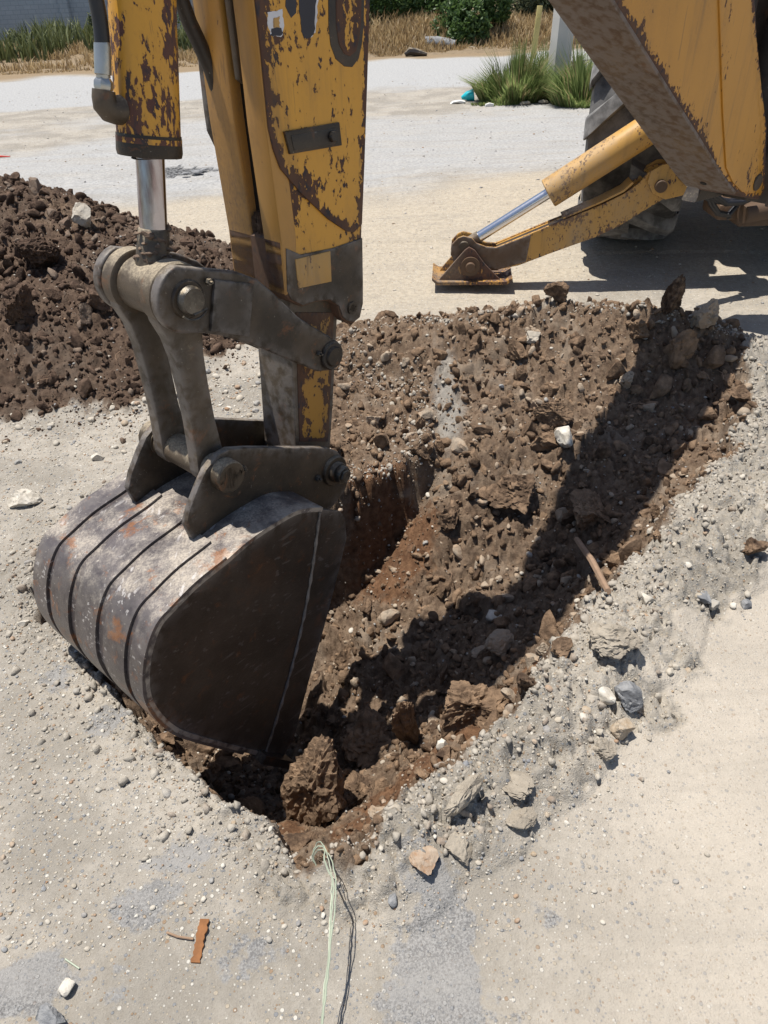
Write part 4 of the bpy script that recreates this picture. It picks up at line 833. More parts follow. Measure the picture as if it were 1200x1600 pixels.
mb.cyl(P1(uC, -.14, zC), P1(uC, .14, zC), .052)
bd(mb, 'bucket_link', M['arm'])
# --- bucket cylinder
top = P1px(212, -330, 0); 
b0 = F1.pl(222, 0, 0); b1 = F1.pl(234, 236, 0); du = (b1[0] - b0[0]) / (b1[1] - b0[1])
def cu(z): return b1[0] + du * (z - b1[1])
zb = b1[1]; mb = MB(); Rb = .083
mb.tube([P1(cu(z), 0, z) for z in (2.45, 2.44, 1.8, zb + .035, zb + .032, zb + .004, zb, zb)], [Rb - .004, Rb, Rb, Rb, Rb + .003, Rb + .003, Rb - .002, .04], 48)
for v in mb.bm.verts: v[mb.wl] = math.exp(-abs((v.co.z) - zb) / .06) * .8
cyl = bd(mb, 'bucket_cylinder', M['barrel'], label='hydraulic cylinder barrel with heavily flaked yellow paint')
mb = MB(); mb.tube([P1(cu(zb + .04), 0, zb + .04), P1(cu(zb - .001), 0, zb - .001), P1(cu(zb - .012), 0, zb - .012), P1(cu(zb - .012), 0, zb - .012)], [Rb + .002, Rb + .004, Rb + .001, .05], 48); bd(mb, 'gland', M['link'], cyl)
mb = MB(); mb.tube([P1(cu(zb + .1), 0, zb + .1), P1(cu(zA + .15), 0, zA + .15)], .0385, 48); bd(mb, 'piston_rod', M['chrome'], cyl)
mb = MB(); mb.tube([P1(cu(zA + .158), 0, zA + .158), P1(cu(zA + .15), 0, zA + .15), P1((cu(zA + .06) + uA) / 2, 0, zA + .06), P1(uA, 0, zA)], [.040, .044, .047, .05], 32); mb.tube([P1(uA, -.068, zA), P1(uA, -.064, zA), P1(uA, .064, zA), P1(uA, .068, zA)], [.074, .079, .079, .074], 36)
re = bd(mb, 'rod_end', M['arm'], cyl)
mb = MB()
for k in range(70):
    V_, Fc_ = PR[2][k % 10]; a = random.uniform(0, math.tau); zz = zA + random.uniform(.07, .162); s_ = random.uniform(.005, .014); b_ = bmesh.new(); c0 = P1((cu(zz) * .8 + uA * .2) + .043 * math.cos(a), .043 * math.sin(a), zz)
    vs = [b_.verts.new(c0 + Vector(v) * s_) for v in V_]
    for f in Fc_: b_.faces.new([vs[i] for i in f])
    mb.join(b_)
bd(mb, 'caked_soil', M['caked'], cyl)
# elbow, fitting, hose on the barrel
mb = MB(); pts = [P1px(x, y, .0) for x, y in ((190, 172), (178, 172), (170, 170), (164, 163), (162, 152), (162, 141))]; mb.tube(pts, [.036, .033, .032, .031, .029, .028], 20); bd(mb, 'port_elbow', M['arm'], cyl)
mb = MB(); pts = [P1px(x, y, 0) for x, y in ((162, 143), (162, 136), (162, 128), (162, 121))]; mb.tube(pts, [.021, .024, .024, .017], 6); mb.tube([P1px(x, y, 0) for x, y in ((162, 122), (161, 116), (161, 116), (160, 72), (159, 66))], [.017, .017, .0205, .0205, .019], 24); bd(mb, 'hose_fitting', M['zinc'], cyl)
mb = MB(); mb.tube([P1px(x, y, 0) for x, y in ((160, 70), (158, 45), (154, 18), (147, -15), (140, -60), (136, -120), (150, -200))], .0185, 20); bd(mb, 'hydraulic_hose', M['hose'], cyl)
# --- boom
MB.k = 1; HW = .115
und = F3.poly([(960, 0), (1050, 145), (1135, 280)], HW); ft = F3.poly([(1150, 299), (1166, 309), (1186, 312), (1196, 300)], HW); rt = F3.poly([(1199, 200), (1190, 120), (1184, 60), (1181, 0)], HW)
sl = (und[0][1] - und[2][1]) / (und[0][0] - und[2][0])
ext = lambda u: (u, und[0][1] + sl * (u - und[0][0]))
bp = [(-.25, 2.32), (.0, 2.28), ext(.25)] + und + ft + rt + [(1.6, 1.80), (1.1, 2.16), (.5, 2.55), (.1, 2.72), (-.25, 2.70)]
mb = MB(); mb.slab(bp, -HW + .002, HW - .002, F3, bevel=.006, grid=.03)
boom = bd(mb, 'boom', M['boom'], label='deep yellow boom with a dirt stained underside')
wnp = [ext(.25)] + und + ft[:1]
mb = MB(); thick = [(u - .008, z - .011) for u, z in wnp]; mb.slab(wnp + thick[::-1], -HW - .004, HW + .001, F3, bevel=.002, grid=.04); bd(mb, 'underside_plate', M['under'], boom)
for x, y, r_ in ((985, 96, .010), (1018, 190, .014), (1040, 196, .009), (1100, 282, .011)):
    for w in np.arange(-HW + .01, HW, .006):
        u, z = F3.pl(x, y, w)
        if abs(z - (und[0][1] + sl * (u - und[0][0])) + .011) < .010: break
    n_ = F3.U * -abs(sl) + Vector((0, 0, -1)); n_.normalize(); c_ = F3.at(u, w, und[0][1] + sl * (u - und[0][0]) - .011)
    mb = MB(); mb.tube([c_ - n_ * .01, c_ + n_ * .004, c_ + n_ * .004, c_ - n_ * .006], [r_ + .004, r_ + .004, r_, r_ * .9], 14); bd(mb, 'bolt_hole', M['black'], boom)  # black rings paint the dark inside the open holes
rd_ = F3.poly([(1122, -60), (1126, 60), (1130, 180), (1135, 262), (1145, 285), (1160, 300), (1180, 303), (1188, 290), (1190, 200), (1184, 120), (1176, 60), (1172, -60)], HW + .004)
mb = MB(); mb.slab(rd_, HW - .005, HW + .005, F3, bevel=.004, grid=.03); bd(mb, 'reinforcement_plate', M['boom2'], boom)
u, z = F3.pl(1180, 292, HW); mb = MB(); mb.cyl(F3.at(u, -HW - .035, z + .02), F3.at(u, HW + .012, z + .02), .036); bd(mb, 'boom_pivot', M['link'], boom)
# --- swing post behind the boom foot
mb = MB(); sh = [(u - .04, z - .10), (u + .25, z - .12), (u + .42, z + .0), (u + .45, z + 1.0), (u + .3, z + 1.15), (u + .12, z + 1.1), (u + .16, z + .6), (u + .14, z + .2)]
mb.slab(sh, -.21, -.13, F3, bevel=.01); mb.slab([(u + .10, z - .1)] + sh[1:], .13, .20, F3, bevel=.01); mb.slab([(u + .22, z - .12), (u + .44, z - .02), (u + .46, z + 1.0), (u + .3, z + 1.1)], -.14, .14, F3, bevel=.01)
mb.box((2.7, 4.25, .72), (.4, .8, .28)); bd(mb, 'swing_post', M['dark'])
# chassis, rear beam, body shell (behind the boom)
mb = MB(); mb.box((3.0, 4.72, .66), (1.6, .22, .34)); mb.box((2.85, 5.4, .68), (.8, 1.3, .4)); mb.box((3.1, 6.9, .75), (.8, 3.0, .4)); bd(mb, 'chassis', M['dark'])
mb = MB(); mb.box((3.1, 6.6, 1.35), (1.25, 1.7, .9), bevel=.06); mb.box((3.1, 6.5, 2.75), (1.5, 1.75, .09), bevel=.03)
for a in (-.62, .62):
    for b in (-.75, .75): mb.box((3.1 + a, 6.5 + b, 2.25), (.07, .07, 1.0))
bd(mb, 'cab', M['boom'])
mb = MB(); mb.box((2.95, 5.55, 1.08), (1.9, 1.5, .2), bevel=.05); mb.box((2.95, 6.3, .8), (1.9, .06, .7), bevel=.02); bd(mb, 'added_shade_panel', M['boom'])  # unseen boxes added to widen the machine's shadow on the ground
# hoses and fittings hanging below the boom foot
def FP(x, y, Y): return gy(x, y, Y)
for pts, r_ in ((((1095, 292), (1105, 300), (1112, 318), (1122, 333), (1138, 336), (1150, 322), (1158, 305), (1165, 290)), .017), (((1085, 290), (1098, 304), (1116, 312), (1140, 316), (1160, 308)), .02), (((1110, 285), (1118, 306), (1135, 318), (1160, 316), (1185, 305)), .016), (((1138, 334), (1142, 340), (1136, 342)), .004)):
    mb = MB(); mb.tube(catm3([FP(x, y, 4.3) for x, y in pts]) if False else [FP(x, y, 4.2 + .02 * i) for i, (x, y) in enumerate(pts)], r_, 12); bd(mb, 'hydraulic_hose', M['hose'])
mb = MB(); mb.box(FP(1150, 322, 4.5), (.30, .25, .09), bevel=.02); mb.box(FP(1175, 330, 4.45), (.22, .2, .12), bevel=.02); mb.cyl(FP(1160, 335, 4.3), FP(1215, 325, 4.35), .05); bd(mb, 'swing_casting', M['under'])
# --- stabiliser
F2 = Frame(96, g(736, 437)); T0 = .0
leg = [(716, 372), (724, 369), (737, 372), (744, 380), (760, 386), (775, 387), (800, 377), (860, 352), (940, 320), (975, 303), (1000, 285), (1015, 268), (1032, 262), (1045, 262), (1052, 275), (1050, 300), (1040, 309), (1012, 326), (970, 352), (930, 371), (860, 396), (810, 415), (780, 421), (755, 418), (735, 420), (712, 410), (704, 398), (706, 382)]
mb = MB(); lp = F2.poly(leg, .055); mb.slab(lp, .038, .055, F2, bevel=.003, grid=.02); mb.slab(lp, -.055, -.038, F2, bevel=.003, grid=.03)
web = F2.poly([(776, 389), (800, 379), (860, 354), (940, 322), (975, 305), (1000, 290), (1015, 300), (970, 345), (930, 366), (860, 390), (800, 410), (778, 412)], .055); mb.slab(web, -.045, .045, F2, bevel=0)
sleg = bd(mb, 'stabiliser_leg', M['stab'], label='yellow stabiliser leg with rusty lower end')
mb = MB(); mb.slab(F2.poly([(990, 287), (975, 300), (940, 317), (880, 342), (879, 340), (940, 314), (974, 297), (988, 284)], .06), -.06, .062, F2, bevel=0); bd(mb, 'top_flange', M['stab'], sleg)
mb = MB(); mb.slab(F2.poly([(704, 398), (706, 382), (716, 372), (724, 369), (737, 372), (744, 380), (760, 386), (775, 387), (810, 374), (830, 366), (822, 409), (780, 421), (755, 418), (735, 420), (712, 410)], .0565), .050, .0585, F2, bevel=.003, grid=.015); bd(mb, 'rusty_end', M['under'], sleg)
a = F2.pl(725, 385, .06); c_ = F2.pl(1031, 289, .06); f_ = F2.pl(735, 416, .09)
mb = MB(); mb.cyl(F2.at(a[0], -.08, a[1]), F2.at(a[0], .072, a[1]), .032); bd(mb, 'ram_pin', M['link'], sleg)
mb = MB(); mb.cyl(F2.at(c_[0], -.12, c_[1]), F2.at(c_[0], .075, c_[1]), .055); mb.cyl(F2.at(c_[0], .07, c_[1]), F2.at(c_[0], .105, c_[1]), .034); bd(mb, 'pivot_bolt', M['under'], sleg)
mb = MB(); mb.cyl(F2.at(f_[0], -.11, f_[1]), F2.at(f_[0], .125, f_[1]), .030); mb.tube([F2.at(f_[0], .09, f_[1]), F2.at(f_[0], .104, f_[1])], .058, 28); bd(mb, 'foot_pin', M['under'], sleg)
tri = F2.poly([(726, 391), (733, 386), (742, 391), (757, 412), (781, 436), (783, 441), (684, 441), (688, 434)], .085)
mb = MB(); mb.slab(tri, .072, .088, F2, bevel=.003, grid=.02); mb.slab([(u_, z_) for u_, z_ in tri], -.10, -.084, F2, bevel=.003)
p0 = F2.pl(675, 441, .12)[0]; p1 = F2.pl(800, 441, .12)[0]; p2 = F2.pl(672, 437, .12)
zg = .012; mb.slab([(p0, zg + .03), (p0 + .03, zg), (p1 - .03, zg), (p1, zg + .03), (p1, zg + .042), (p1 - .035, zg + .018), (p0 + .035, zg + .018), (p0, zg + .042)], -.17, .13, F2, bevel=0)
bd(mb, 'foot_pad', M['foot'], sleg, label='pivoting steel foot pad with rust and orange paint')
# stabiliser ram
s0 = F2.pl(725, 385, 0); s1 = F2.pl(856, 303, 0); s2 = F2.pl(1035, 188, 0)
q0, q1, q2 = F2.at(s0[0], 0, s0[1]), F2.at(s1[0], 0, s1[1]), F2.at(s2[0], 0, s2[1])
mb = MB(); dd = (q2 - q1).normalized(); mb.tube([q1, q1 + dd * .002, q1 + dd * .006, q1 + dd * .03, q2 + dd * .05, q2 + dd * .06], [.03, .079, .084, .084, .084, .07], 40)
ram = bd(mb, 'stabiliser_ram', M['stab'])
mb = MB(); mb.tube([q0 + (q1 - q0) * .16, q1 + dd * .05], .031, 32); bd(mb, 'piston_rod', M['chrome2'], ram)
mb = MB(); mb.tube([q0, q0 + (q1 - q0) * .19], .038, 24); mb.cyl(q0 - F2.W * .035, q0 + F2.W * .035, .05); bd(mb, 'rod_end', M['arm'], ram)
# bracket joining the leg to the rear frame
mb = MB(); br_ = F2.poly([(1012, 285), (1018, 268), (1035, 258), (1046, 256), (1062, 282), (1082, 299), (1066, 306), (1040, 312), (1020, 303)], .08)
mb.slab(br_, .062, .078, F2, bevel=.003); mb.slab(br_, -.078, -.062, F2, bevel=.003)
mb.slab(F2.poly([(1046, 230), (1075, 200), (1120, 230), (1120, 280), (1080, 288), (1062, 280)], .08), -.09, .085, F2, bevel=.006); bd(mb, 'stabiliser_bracket', M['stab'])
# --- rear wheels
def wheel(cx, cy, yaw, Rw=.76, Wd=.50, nl=14):
    ax_ = Vector((math.cos(yaw), -math.sin(yaw), 0)); fw = Vector((math.sin(yaw), math.cos(yaw), 0)); c = Vector((cx, cy, Rw + .05))
    def P(th, w, r): return c + ax_ * w + (fw * math.cos(th) + Vector((0, 0, 1)) * math.sin(th)) * r
    h_ = Wd / 2
    pf = [(0, Rw - .06), (h_ * .5, Rw - .066), (h_ * .82, Rw - .08), (h_ * .96, Rw - .10), (h_ * 1.02, Rw - .17), (h_ * 1.0, Rw - .25), (h_ * .9, Rw - .31), (h_ * .78, Rw - .335)]
    full = [(-w, r) for w, r in pf[::-1]] + pf[1:]; N = 96; mb = MB(); bm = mb.bm
    rings = [[bm.verts.new(P(k * math.tau / N, w, r)) for w, r in full] for k in range(N)]
    for k in range(N):
        for i in range(len(full) - 1): f = bm.faces.new((rings[k][i], rings[k][i + 1], rings[(k + 1) % N][i + 1], rings[(k + 1) % N][i])); f.smooth = True
    pr = [(-.02, Rw - .0, .040), (.25 * h_, Rw - .002, .042), (.55 * h_, Rw - .004, .044), (.88 * h_, Rw - .016, .048), (1.03 * h_, Rw - .055, .052), (1.07 * h_, Rw - .12, .050), (1.04 * h_, Rw - .17, .03)]
    for sd_ in (-1, 1):
        for k in range(nl):
            th0 = (k + (.5 if sd_ > 0 else 0)) * math.tau / nl; rows = []
            for j, (w, r, hw) in enumerate(pr):
                lead = max(0, w / h_) ** 1.1 * .36; th = th0 + lead; e = hw * 1.3 / Rw; dp = .07 if j < 5 else .03
                rows.append([bm.verts.new(P(th - e * 1.15, w * sd_, r - dp)), bm.verts.new(P(th - e * .8, w * sd_, r)), bm.verts.new(P(th + e * .8, w * sd_, r)), bm.verts.new(P(th + e * 1.15, w * sd_, r - dp))])
            for rw_ in rows: rw_[1][mb.wl] = rw_[2][mb.wl] = 1.  # lug tops get the lighter painted tone
            for j in range(len(rows) - 1):
                for q in range(3): bm.faces.new((rows[j][q], rows[j][q + 1], rows[j + 1][q + 1], rows[j + 1][q]))
            bm.faces.new(rows[0]); bm.faces.new(rows[-1][::-1])
    mr = MB(); rp = [(h_ * .80, Rw - .33), (h_ * .84, Rw - .35), (h_ * .7, Rw - .37), (h_ * .3, Rw - .40), (h_ * .2, .16), (h_ * .35, .12), (h_ * .35, .0001)]
    for sd_ in (-1, 1):
        rr = [[mr.bm.verts.new(P(k * math.tau / 48, w * sd_, r)) for w, r in rp] for k in range(48)]
        for k in range(48):
            for i in range(len(rp) - 1): f = mr.bm.faces.new((rr[k][i], rr[k][i + 1], rr[(k + 1) % 48][i + 1], rr[(k + 1) % 48][i])); f.smooth = True
    wh = bpy.data.objects.new('rear_wheel', None); sc.collection.objects.link(wh); wh.parent = rig
    bd(mb, 'tyre', M['tyre'], wh); bd(mr, 'rim', M['dip2'], wh)
wheel(1.74, 5.30, R(18), .72, .58); wheel(3.9, 5.1, R(18), .72, .50)

# ------------------------------------------------------------------ small things on the ground
a = onland(898, 863); b = onland(948, 935); mb = MB(); st = [a + Vector((0, 0, .05)), (a + b) / 2 + Vector((.004, 0, .035)), b + Vector((0, 0, .008))]
mb.tube(st, [.011, .012, .010], 7); o = mb.build('wooden_stick', M['wood'], None, b); tag(o, 'thin wooden stick lying over the right rim with its top end in the shade', 'stick')
a = onland(322, 1440); b = onland(306, 1506); mb = MB(); d_ = (b - a); an = math.atan2(d_.y, d_.x)
fs = Frame(math.degrees(math.atan2(d_.x, d_.y)), a); L_ = d_.length; bm = mb.bm; W2 = .0105
ol = [(L_ * t, W2 * (1 + random.uniform(-.3, .1))) for t in np.linspace(0, 1, 14)] + [(L_ * t, -W2 * (1 + random.uniform(-.35, .1))) for t in np.linspace(1, 0, 14)]
up_r = [bm.verts.new(fs.at(u_, w_, .008 + .004 * math.sin(u_ * 60) + random.uniform(0, .0015))) for u_, w_ in ol]; lo_r = [bm.verts.new(v_.co - Vector((0, 0, .006))) for v_ in up_r]
n_r = len(ol)
for i in range(n_r): bm.faces.new((up_r[i], up_r[(i + 1) % n_r], lo_r[(i + 1) % n_r], lo_r[i]))
for i in range(13):
    j_ = n_r - 1 - i; bm.faces.new((up_r[i], up_r[i + 1], up_r[j_ - 1], up_r[j_])); bm.faces.new((lo_r[j_], lo_r[j_ - 1], lo_r[i + 1], lo_r[i]))
o = mb.build('rusty_strip', M['rust'], None, (a + b) / 2); tag(o, 'short flat rusty strip on the gravelly ground at the lower left', 'metal strip')
mb = MB(); mb.tube([onland(x, y) + Vector((0, 0, .006)) for x, y in ((262, 1460), (278, 1466), (292, 1469), (304, 1472))], .0025, 6); o = mb.build('twig', M['wood'], None, onland(285, 1468)); tag(o, 'thin brown twig pointing at the rusty strip', 'twig')
mb = MB(); mb.tube([onland(x, y) + Vector((0, 0, .004)) for x, y in ((104, 1502), (114, 1508), (125, 1515))], .0018, 6); o = mb.build('straw', M['ivory'], None, onland(115, 1508)); tag(o, 'pale dry straw above the cream corner stone', 'straw')
# twine: several flat strands standing up out of the ground in an arch
root = onland(497, 1345); end = onland(507, 1640); mb = MB()
tw = empty('green_twine', root, 'loop of pale green plastic twine rising at the near end of the trench', 'twine')
pk = [((492, 1352), .01), ((489, 1338), .03), ((497, 1328), .06), ((508, 1332), .09), ((516, 1350), .11), ((521, 1380), .13), ((519, 1420), .13), ((515, 1480), .12), ((509, 1540), .10), ((503, 1600), .08), ((497, 1680), .05), ((490, 1800), .01)]
for s_ in range(3):
    mb = MB(); pts = []
    for i, ((x, y), z) in enumerate(pk):
        j = (s_ - 1) * (3.4 if 2 < i < 7 else 1.3); pts.append(g(x + j + random.uniform(-.8, .8) - (10 if s_ == 1 and 3 < i < 5 else 0), y + (s_ - 2) * (6 if 1 < i < 5 else 1), z + .004 * s_))
    p2 = []
    for i in range(len(pts) - 1):
        A_, B_, C_, D_ = pts[max(i - 1, 0)], pts[i], pts[i + 1], pts[min(i + 2, len(pts) - 1)]
        for k in range(5): t = k / 5; p2.append(.5 * (2 * B_ + (C_ - A_) * t + (2 * A_ - 5 * B_ + 4 * C_ - D_) * t * t + (-A_ + 3 * B_ - 3 * C_ + D_) * t ** 3))
    p2 = [p + Vector((random.uniform(-1, 1), random.uniform(-1, 1), 0)) * .0012 for p in p2]; mb.tube(p2, .0013 + .0006 * (s_ % 2), 4); o = mb.build('strand', M['ivory'], tw, root)

# ------------------------------------------------------------------ background
def blades(name, X, Y, Zb, Hh, Wd, mat, lean=.35, seed=1):
    r = np.random.default_rng(seed); n = len(X); a = r.uniform(0, math.tau, n); ln = r.uniform(.05, lean, n) * Hh; c = np.cos(a); s_ = np.sin(a); wa = a + r.uniform(-1, 1, n) + 1.57; wc = np.cos(wa) * Wd; ws = np.sin(wa) * Wd
    B0 = np.stack([X, Y, Zb], 1); mid = B0 + np.stack([c * ln * .35, s_ * ln * .35, Hh * .6], 1); tip = B0 + np.stack([c * ln, s_ * ln, Hh * r.uniform(.8, 1, n)], 1); wv = np.stack([wc, ws, 0 * wc], 1)
    V = np.stack([B0 - wv, B0 + wv, mid - wv * .7, mid + wv * .7, tip], 1).reshape(-1, 3); k = np.arange(n)[:, None] * 5
    Fc = np.concatenate([k + [0, 1, 3], k + [0, 3, 2], k + [2, 3, 4]]); return mesh(name, V, Fc, mat, attrs=dict(rnd=np.repeat(r.random(n), 5)))
def band(n, x0, x1, y0, y1, seed): r = np.random.default_rng(seed); return r.uniform(x0, x1, n), r.uniform(y0, y1, n), r
YV = 18.2
# earth bank on the right and behind
bx_ = np.linspace(-14, 16, 160); by_ = np.linspace(YV - .3, 23.6, 40); BX, BY = np.meshgrid(bx_, by_)
def bankz(X, Y): return np.where(X > -2.5, 1, .25) * .55 * sst(Y, YV, 21.5) * (1 + .2 * fbm(np.stack([X, Y, 0 * X], -1).reshape(-1, 3) * .8, 3, 5).reshape(np.shape(X))) 
BZ = bankz(BX, BY) + .02 + fbm(np.stack([BX, BY, 0 * BX], -1).reshape(-1, 3) * 3, 3, 6).reshape(BX.shape) * .03 - .06 * (BY < YV)
ii = (np.arange(159)[None, :] + np.arange(39)[:, None] * 160).ravel(); mB = Mat('bank earth', .97); v = mB.co(world=True)
MBk = mB.done(mB.mix(mB.noise(v, 6, 8, .7), (.13, .095, .06), (.28, .21, .13)), mB.bump(mB.noise(v, 20, 6), .03))
o = mesh('earth_bank', np.stack([BX.ravel(), BY.ravel(), BZ.ravel()], 1), np.stack([ii, ii + 1, ii + 161, ii + 160], 1), MBk, smooth=True); tag(o, kind='structure')
X, Y, r = band(26000, -13, -2.6, YV - .2, 22.5, 1); cl = fbm(np.stack([X, Y, 0 * X], 1) * 1.2, 3, 7); k = cl > -.6; X, Y = X[k], Y[k]
o = blades('dry_grass', X, Y, bankz(X, Y), r.uniform(.06, .26, len(X)) * sst(Y, YV - .4, YV + .6), .012, M['dry'], .8, 2); tag(o, 'dry straw coloured grass along the verge at the far left', 'grass', kind='stuff')
X, Y, r = band(9000, -13, -2.6, 19.6, 23.2, 3); cl = fbm(np.stack([X, Y, 0 * X], 1) * 1.1, 3, 9); k = cl > -.15; X, Y = X[k], Y[k]
o = blades('green_weeds', X, Y, bankz(X, Y), r.uniform(.25, .75, len(X)), .022, M['weed'], .6, 4); tag(o, 'green weeds growing at the foot of the grey wall', 'weeds', kind='stuff')
X, Y, r = band(30000, -2.6, 12, YV + .1, 20.3, 5); 
o = blades('dry_grass', X, Y, bankz(X, Y), r.uniform(.12, .42, len(X)) * sst(Y, YV - .1, YV + 1.2), .014, M['dry'], .6, 6); tag(o, 'tall dry grass covering the bank behind the road', 'grass', kind='stuff')
# wall
mW = Mat('grey block wall', .9); v = mW.co(world=True); bk = mW.n('TexBrick', Vector=mW.n('Mapping', Vector=v, Rotation=(R(90), 0, 0)).outputs[0], Scale=2.5, Color1=(.36, .42, .48, 1), Color2=(.42, .48, .54, 1), Mortar=(.25, .3, .35, 1)); 
MWm = mW.done(mW.mix(mW.noise(v, 3, 7, .7), bk.outputs[0], (.30, .35, .40)), mW.bump(mW.noise(v, 20, 5), .01))
mb = MB(); mb.box((-1, 24.2, 1.3), (34, .2, 2.8)); 
for k in range(12): mb.box((-16.5 + k * 2.9, 24.08, 1.35), (.22, .24, 2.95))
o = mb.build('block_wall', MWm, None, (-1, 24.2, 0)); tag(o, 'grey blue block wall behind the weeds at the far side', 'wall')
def bush(name, x, y, z0, rx_, ry_, rz_, n, mat, seed, label, cat='shrub', group=None, ls=.05):
    r = np.random.default_rng(seed); root = empty(name, (x, y, z0), label, cat, group)
    nl = 14; C0 = r.normal(size=(nl, 3)); C0 /= np.linalg.norm(C0, axis=1)[:, None]; C0 *= r.uniform(.3, .75, (nl, 1)); C0[:, 2] = np.abs(C0[:, 2]) * .9; s_ = r.uniform(.25, .5, nl)
    k = r.integers(0, nl, n); d = r.normal(size=(n, 3)); d /= np.linalg.norm(d, axis=1)[:, None]; p = C0[k] + d * (s_[k] * r.uniform(.55, 1.05, n) ** .5)[:, None]; p[:, 2] = np.abs(p[:, 2])
    p = p * (rx_, ry_, rz_) ; keep = fbm(p * 3.5, 2, seed) > -.35; p = p[keep]; n = len(p)
    a = r.normal(size=(n, 3)); a /= np.linalg.norm(a, axis=1)[:, None]; b = np.cross(a, r.normal(size=(n, 3))); b /= np.linalg.norm(b, axis=1)[:, None]; L = r.uniform(.6, 1.4, (n, 1)) * ls
    V = np.stack([p - a * L, p + b * L * .45, p + a * L, p - b * L * .45], 1).reshape(-1, 3); kk = np.arange(n)[:, None] * 4
    mesh('foliage', V, kk + [0, 1, 2, 3], mat, root, attrs=dict(rnd=np.repeat(r.random(n), 4)))
    mb = MB()
    for j in range(6): e = Vector(C0[j]) ; e = Vector((e.x * rx_, e.y * ry_, e.z * rz_)); mb.tube([(random.uniform(-.05, .05), 0, -.1), e * .4 + Vector((0, 0, .1)), e], [.03, .02, .008], 6)
    mb.build('stem', M['bark'], root)
bush('leafy_bush', 2.45, 19.3, .1, .95, .7, 1.3, 34000, M['leaf'], 31, 'large dense dark green bush in the middle of the far bank', 'bush', ls=.045)
bush('leafy_bush', 1.1, 20.5, .45, 1.4, .6, 1.1, 26000, M['leaf'], 32, 'green bush behind the dry grass left of the large dark bush', 'bush', ls=.045)
bush('leafy_bush', -.6, 20.3, .4, 1.1, .6, .9, 18000, M['leaf2'], 33, 'grey green scrubby bush just right of the dipper arm', 'bush', ls=.04)
bush('leafy_bush', 4.1, 20.7, .45, 1.2, .6, .95, 20000, M['leaf2'], 34, 'olive bush behind the dry bank right of the large dark bush', 'bush', ls=.04)
bush('leafy_bush', 6.2, 20.9, .45, 1.2, .6, .85, 14000, M['leaf2'], 35, 'olive bush behind the concrete post', 'bush', ls=.04)
bush('leafy_bush', -.5, 19.3, .1, .8, .6, .35, 7000, M['leaf2'], 36, 'low brownish scrub at the foot of the bank beside the dipper arm', 'bush', ls=.035)
bush('leafy_bush', -4.3, 22.3, .1, .8, .5, .9, 6000, M['leaf'], 37, 'green shrub seen between the bucket cylinder and the dipper arm', 'bush', ls=.04)
bush('tall_weed', -6.6, 22.0, .05, .25, .25, 1.1, 1500, M['leaf2'], 38, 'tall green weed in front of the wall left of the hydraulic hose', 'weed', ls=.045)
bush('tall_weed', -8.4, 21.8, .05, .35, .3, .65, 1500, M['leaf2'], 39, 'bushy weed in front of the wall near the top left corner', 'weed', ls=.045)
# pole, stake, fence, clumps
pb = g(868, 150); mb = MB(); pts = [pb + Vector((0, 0, z)) for z in (-.05, 3.5, 7.5)]
mb.tube(pts, [.165, .145, .12], 8); 
for f in mb.bm.faces: f.smooth = False
o = mb.build('concrete_post', M['concrete'], None, pb); o.rotation_euler = (0, R(1.6), R(12)); tag(o, 'weathered grey concrete post rising from the grass clump', 'post')
sb = gy(835, 100, 12.6); sb = g(833, 92); mb = MB(); mb.box(sb + Vector((0, 0, .42)), (.10, .03, .86)); 
for k in range(5): mb.box(sb + Vector((0, -.018, .42 + .07 * k)), (.035, .006, .035), bevel=0)
o = mb.build('marker_stake', M['stakey'], None, sb); o.rotation_euler = (0, R(4), 0); tag(o, 'faded yellow marker stake left of the concrete post', 'stake')
mb = MB(); f0 = pb + Vector((.12, .1, 0)); dx = .055
for k in range(70):
    x_ = f0.x + k * dx * 1.0; mb.tube([(x_, f0.y + .02 * k, 0), (x_, f0.y + .02 * k, 1.15)], .0035, 4)
for z_ in (.12, .4, .68, .96, 1.14): mb.tube([(f0.x, f0.y, z_), (f0.x + 70 * dx, f0.y + 1.4, z_)], .004, 4)
mb.tube([(f0.x + 2.2, f0.y + .8, 0), (f0.x + 2.2, f0.y + .8, 1.3)], .025, 8)
o = mb.build('wire_fence', M['wire'], None, f0); tag(o, 'thin wire mesh fence running right from the concrete post', 'fence')
def clump(x, y, rx_, ry_, n, hh, seed, lab):
    r = np.random.default_rng(seed); a = r.uniform(0, math.tau, n); q = np.sqrt(r.random(n)); X = x + rx_ * q * np.cos(a); Y = y + ry_ * q * np.sin(a); nn_ = fbm(np.stack([X, Y, 0 * X], 1) * 5, 3, seed); hgt_ = hh * (1 - .6 * q ** 2) * r.uniform(.35, 1.15, n) * np.clip(.8 + nn_ * .9, .25, 1.4)
    o = blades('grass_clump', X - x, Y - y, 0 * X, hgt_, .007, M['grass'], 1.1, seed); o.location = (x, y, 0); tag(o, lab, 'grass')
q = g(815, 162); clump(q.x, q.y + .35, .52, .38, 5200, .60, 51, 'green grass clump in front of the concrete post')
q = g(865, 150); clump(q.x, q.y + .4, .45, .4, 3200, .58, 55, 'green grass growing around the foot of the concrete post')
q = g(915, 165); clump(q.x, q.y + .2, .40, .4, 2600, .60, 52, 'green grass clump nearest the big tyre')
q = g(785, 163); clump(q.x, q.y + .05, .42, .18, 900, .22, 53, 'low sparse grass at the left end of the green clump')
q = g(935, 140); clump(q.x + .3, q.y + .6, .8, .4, 2500, .5, 54, 'green grass behind the big tyre along the fence')
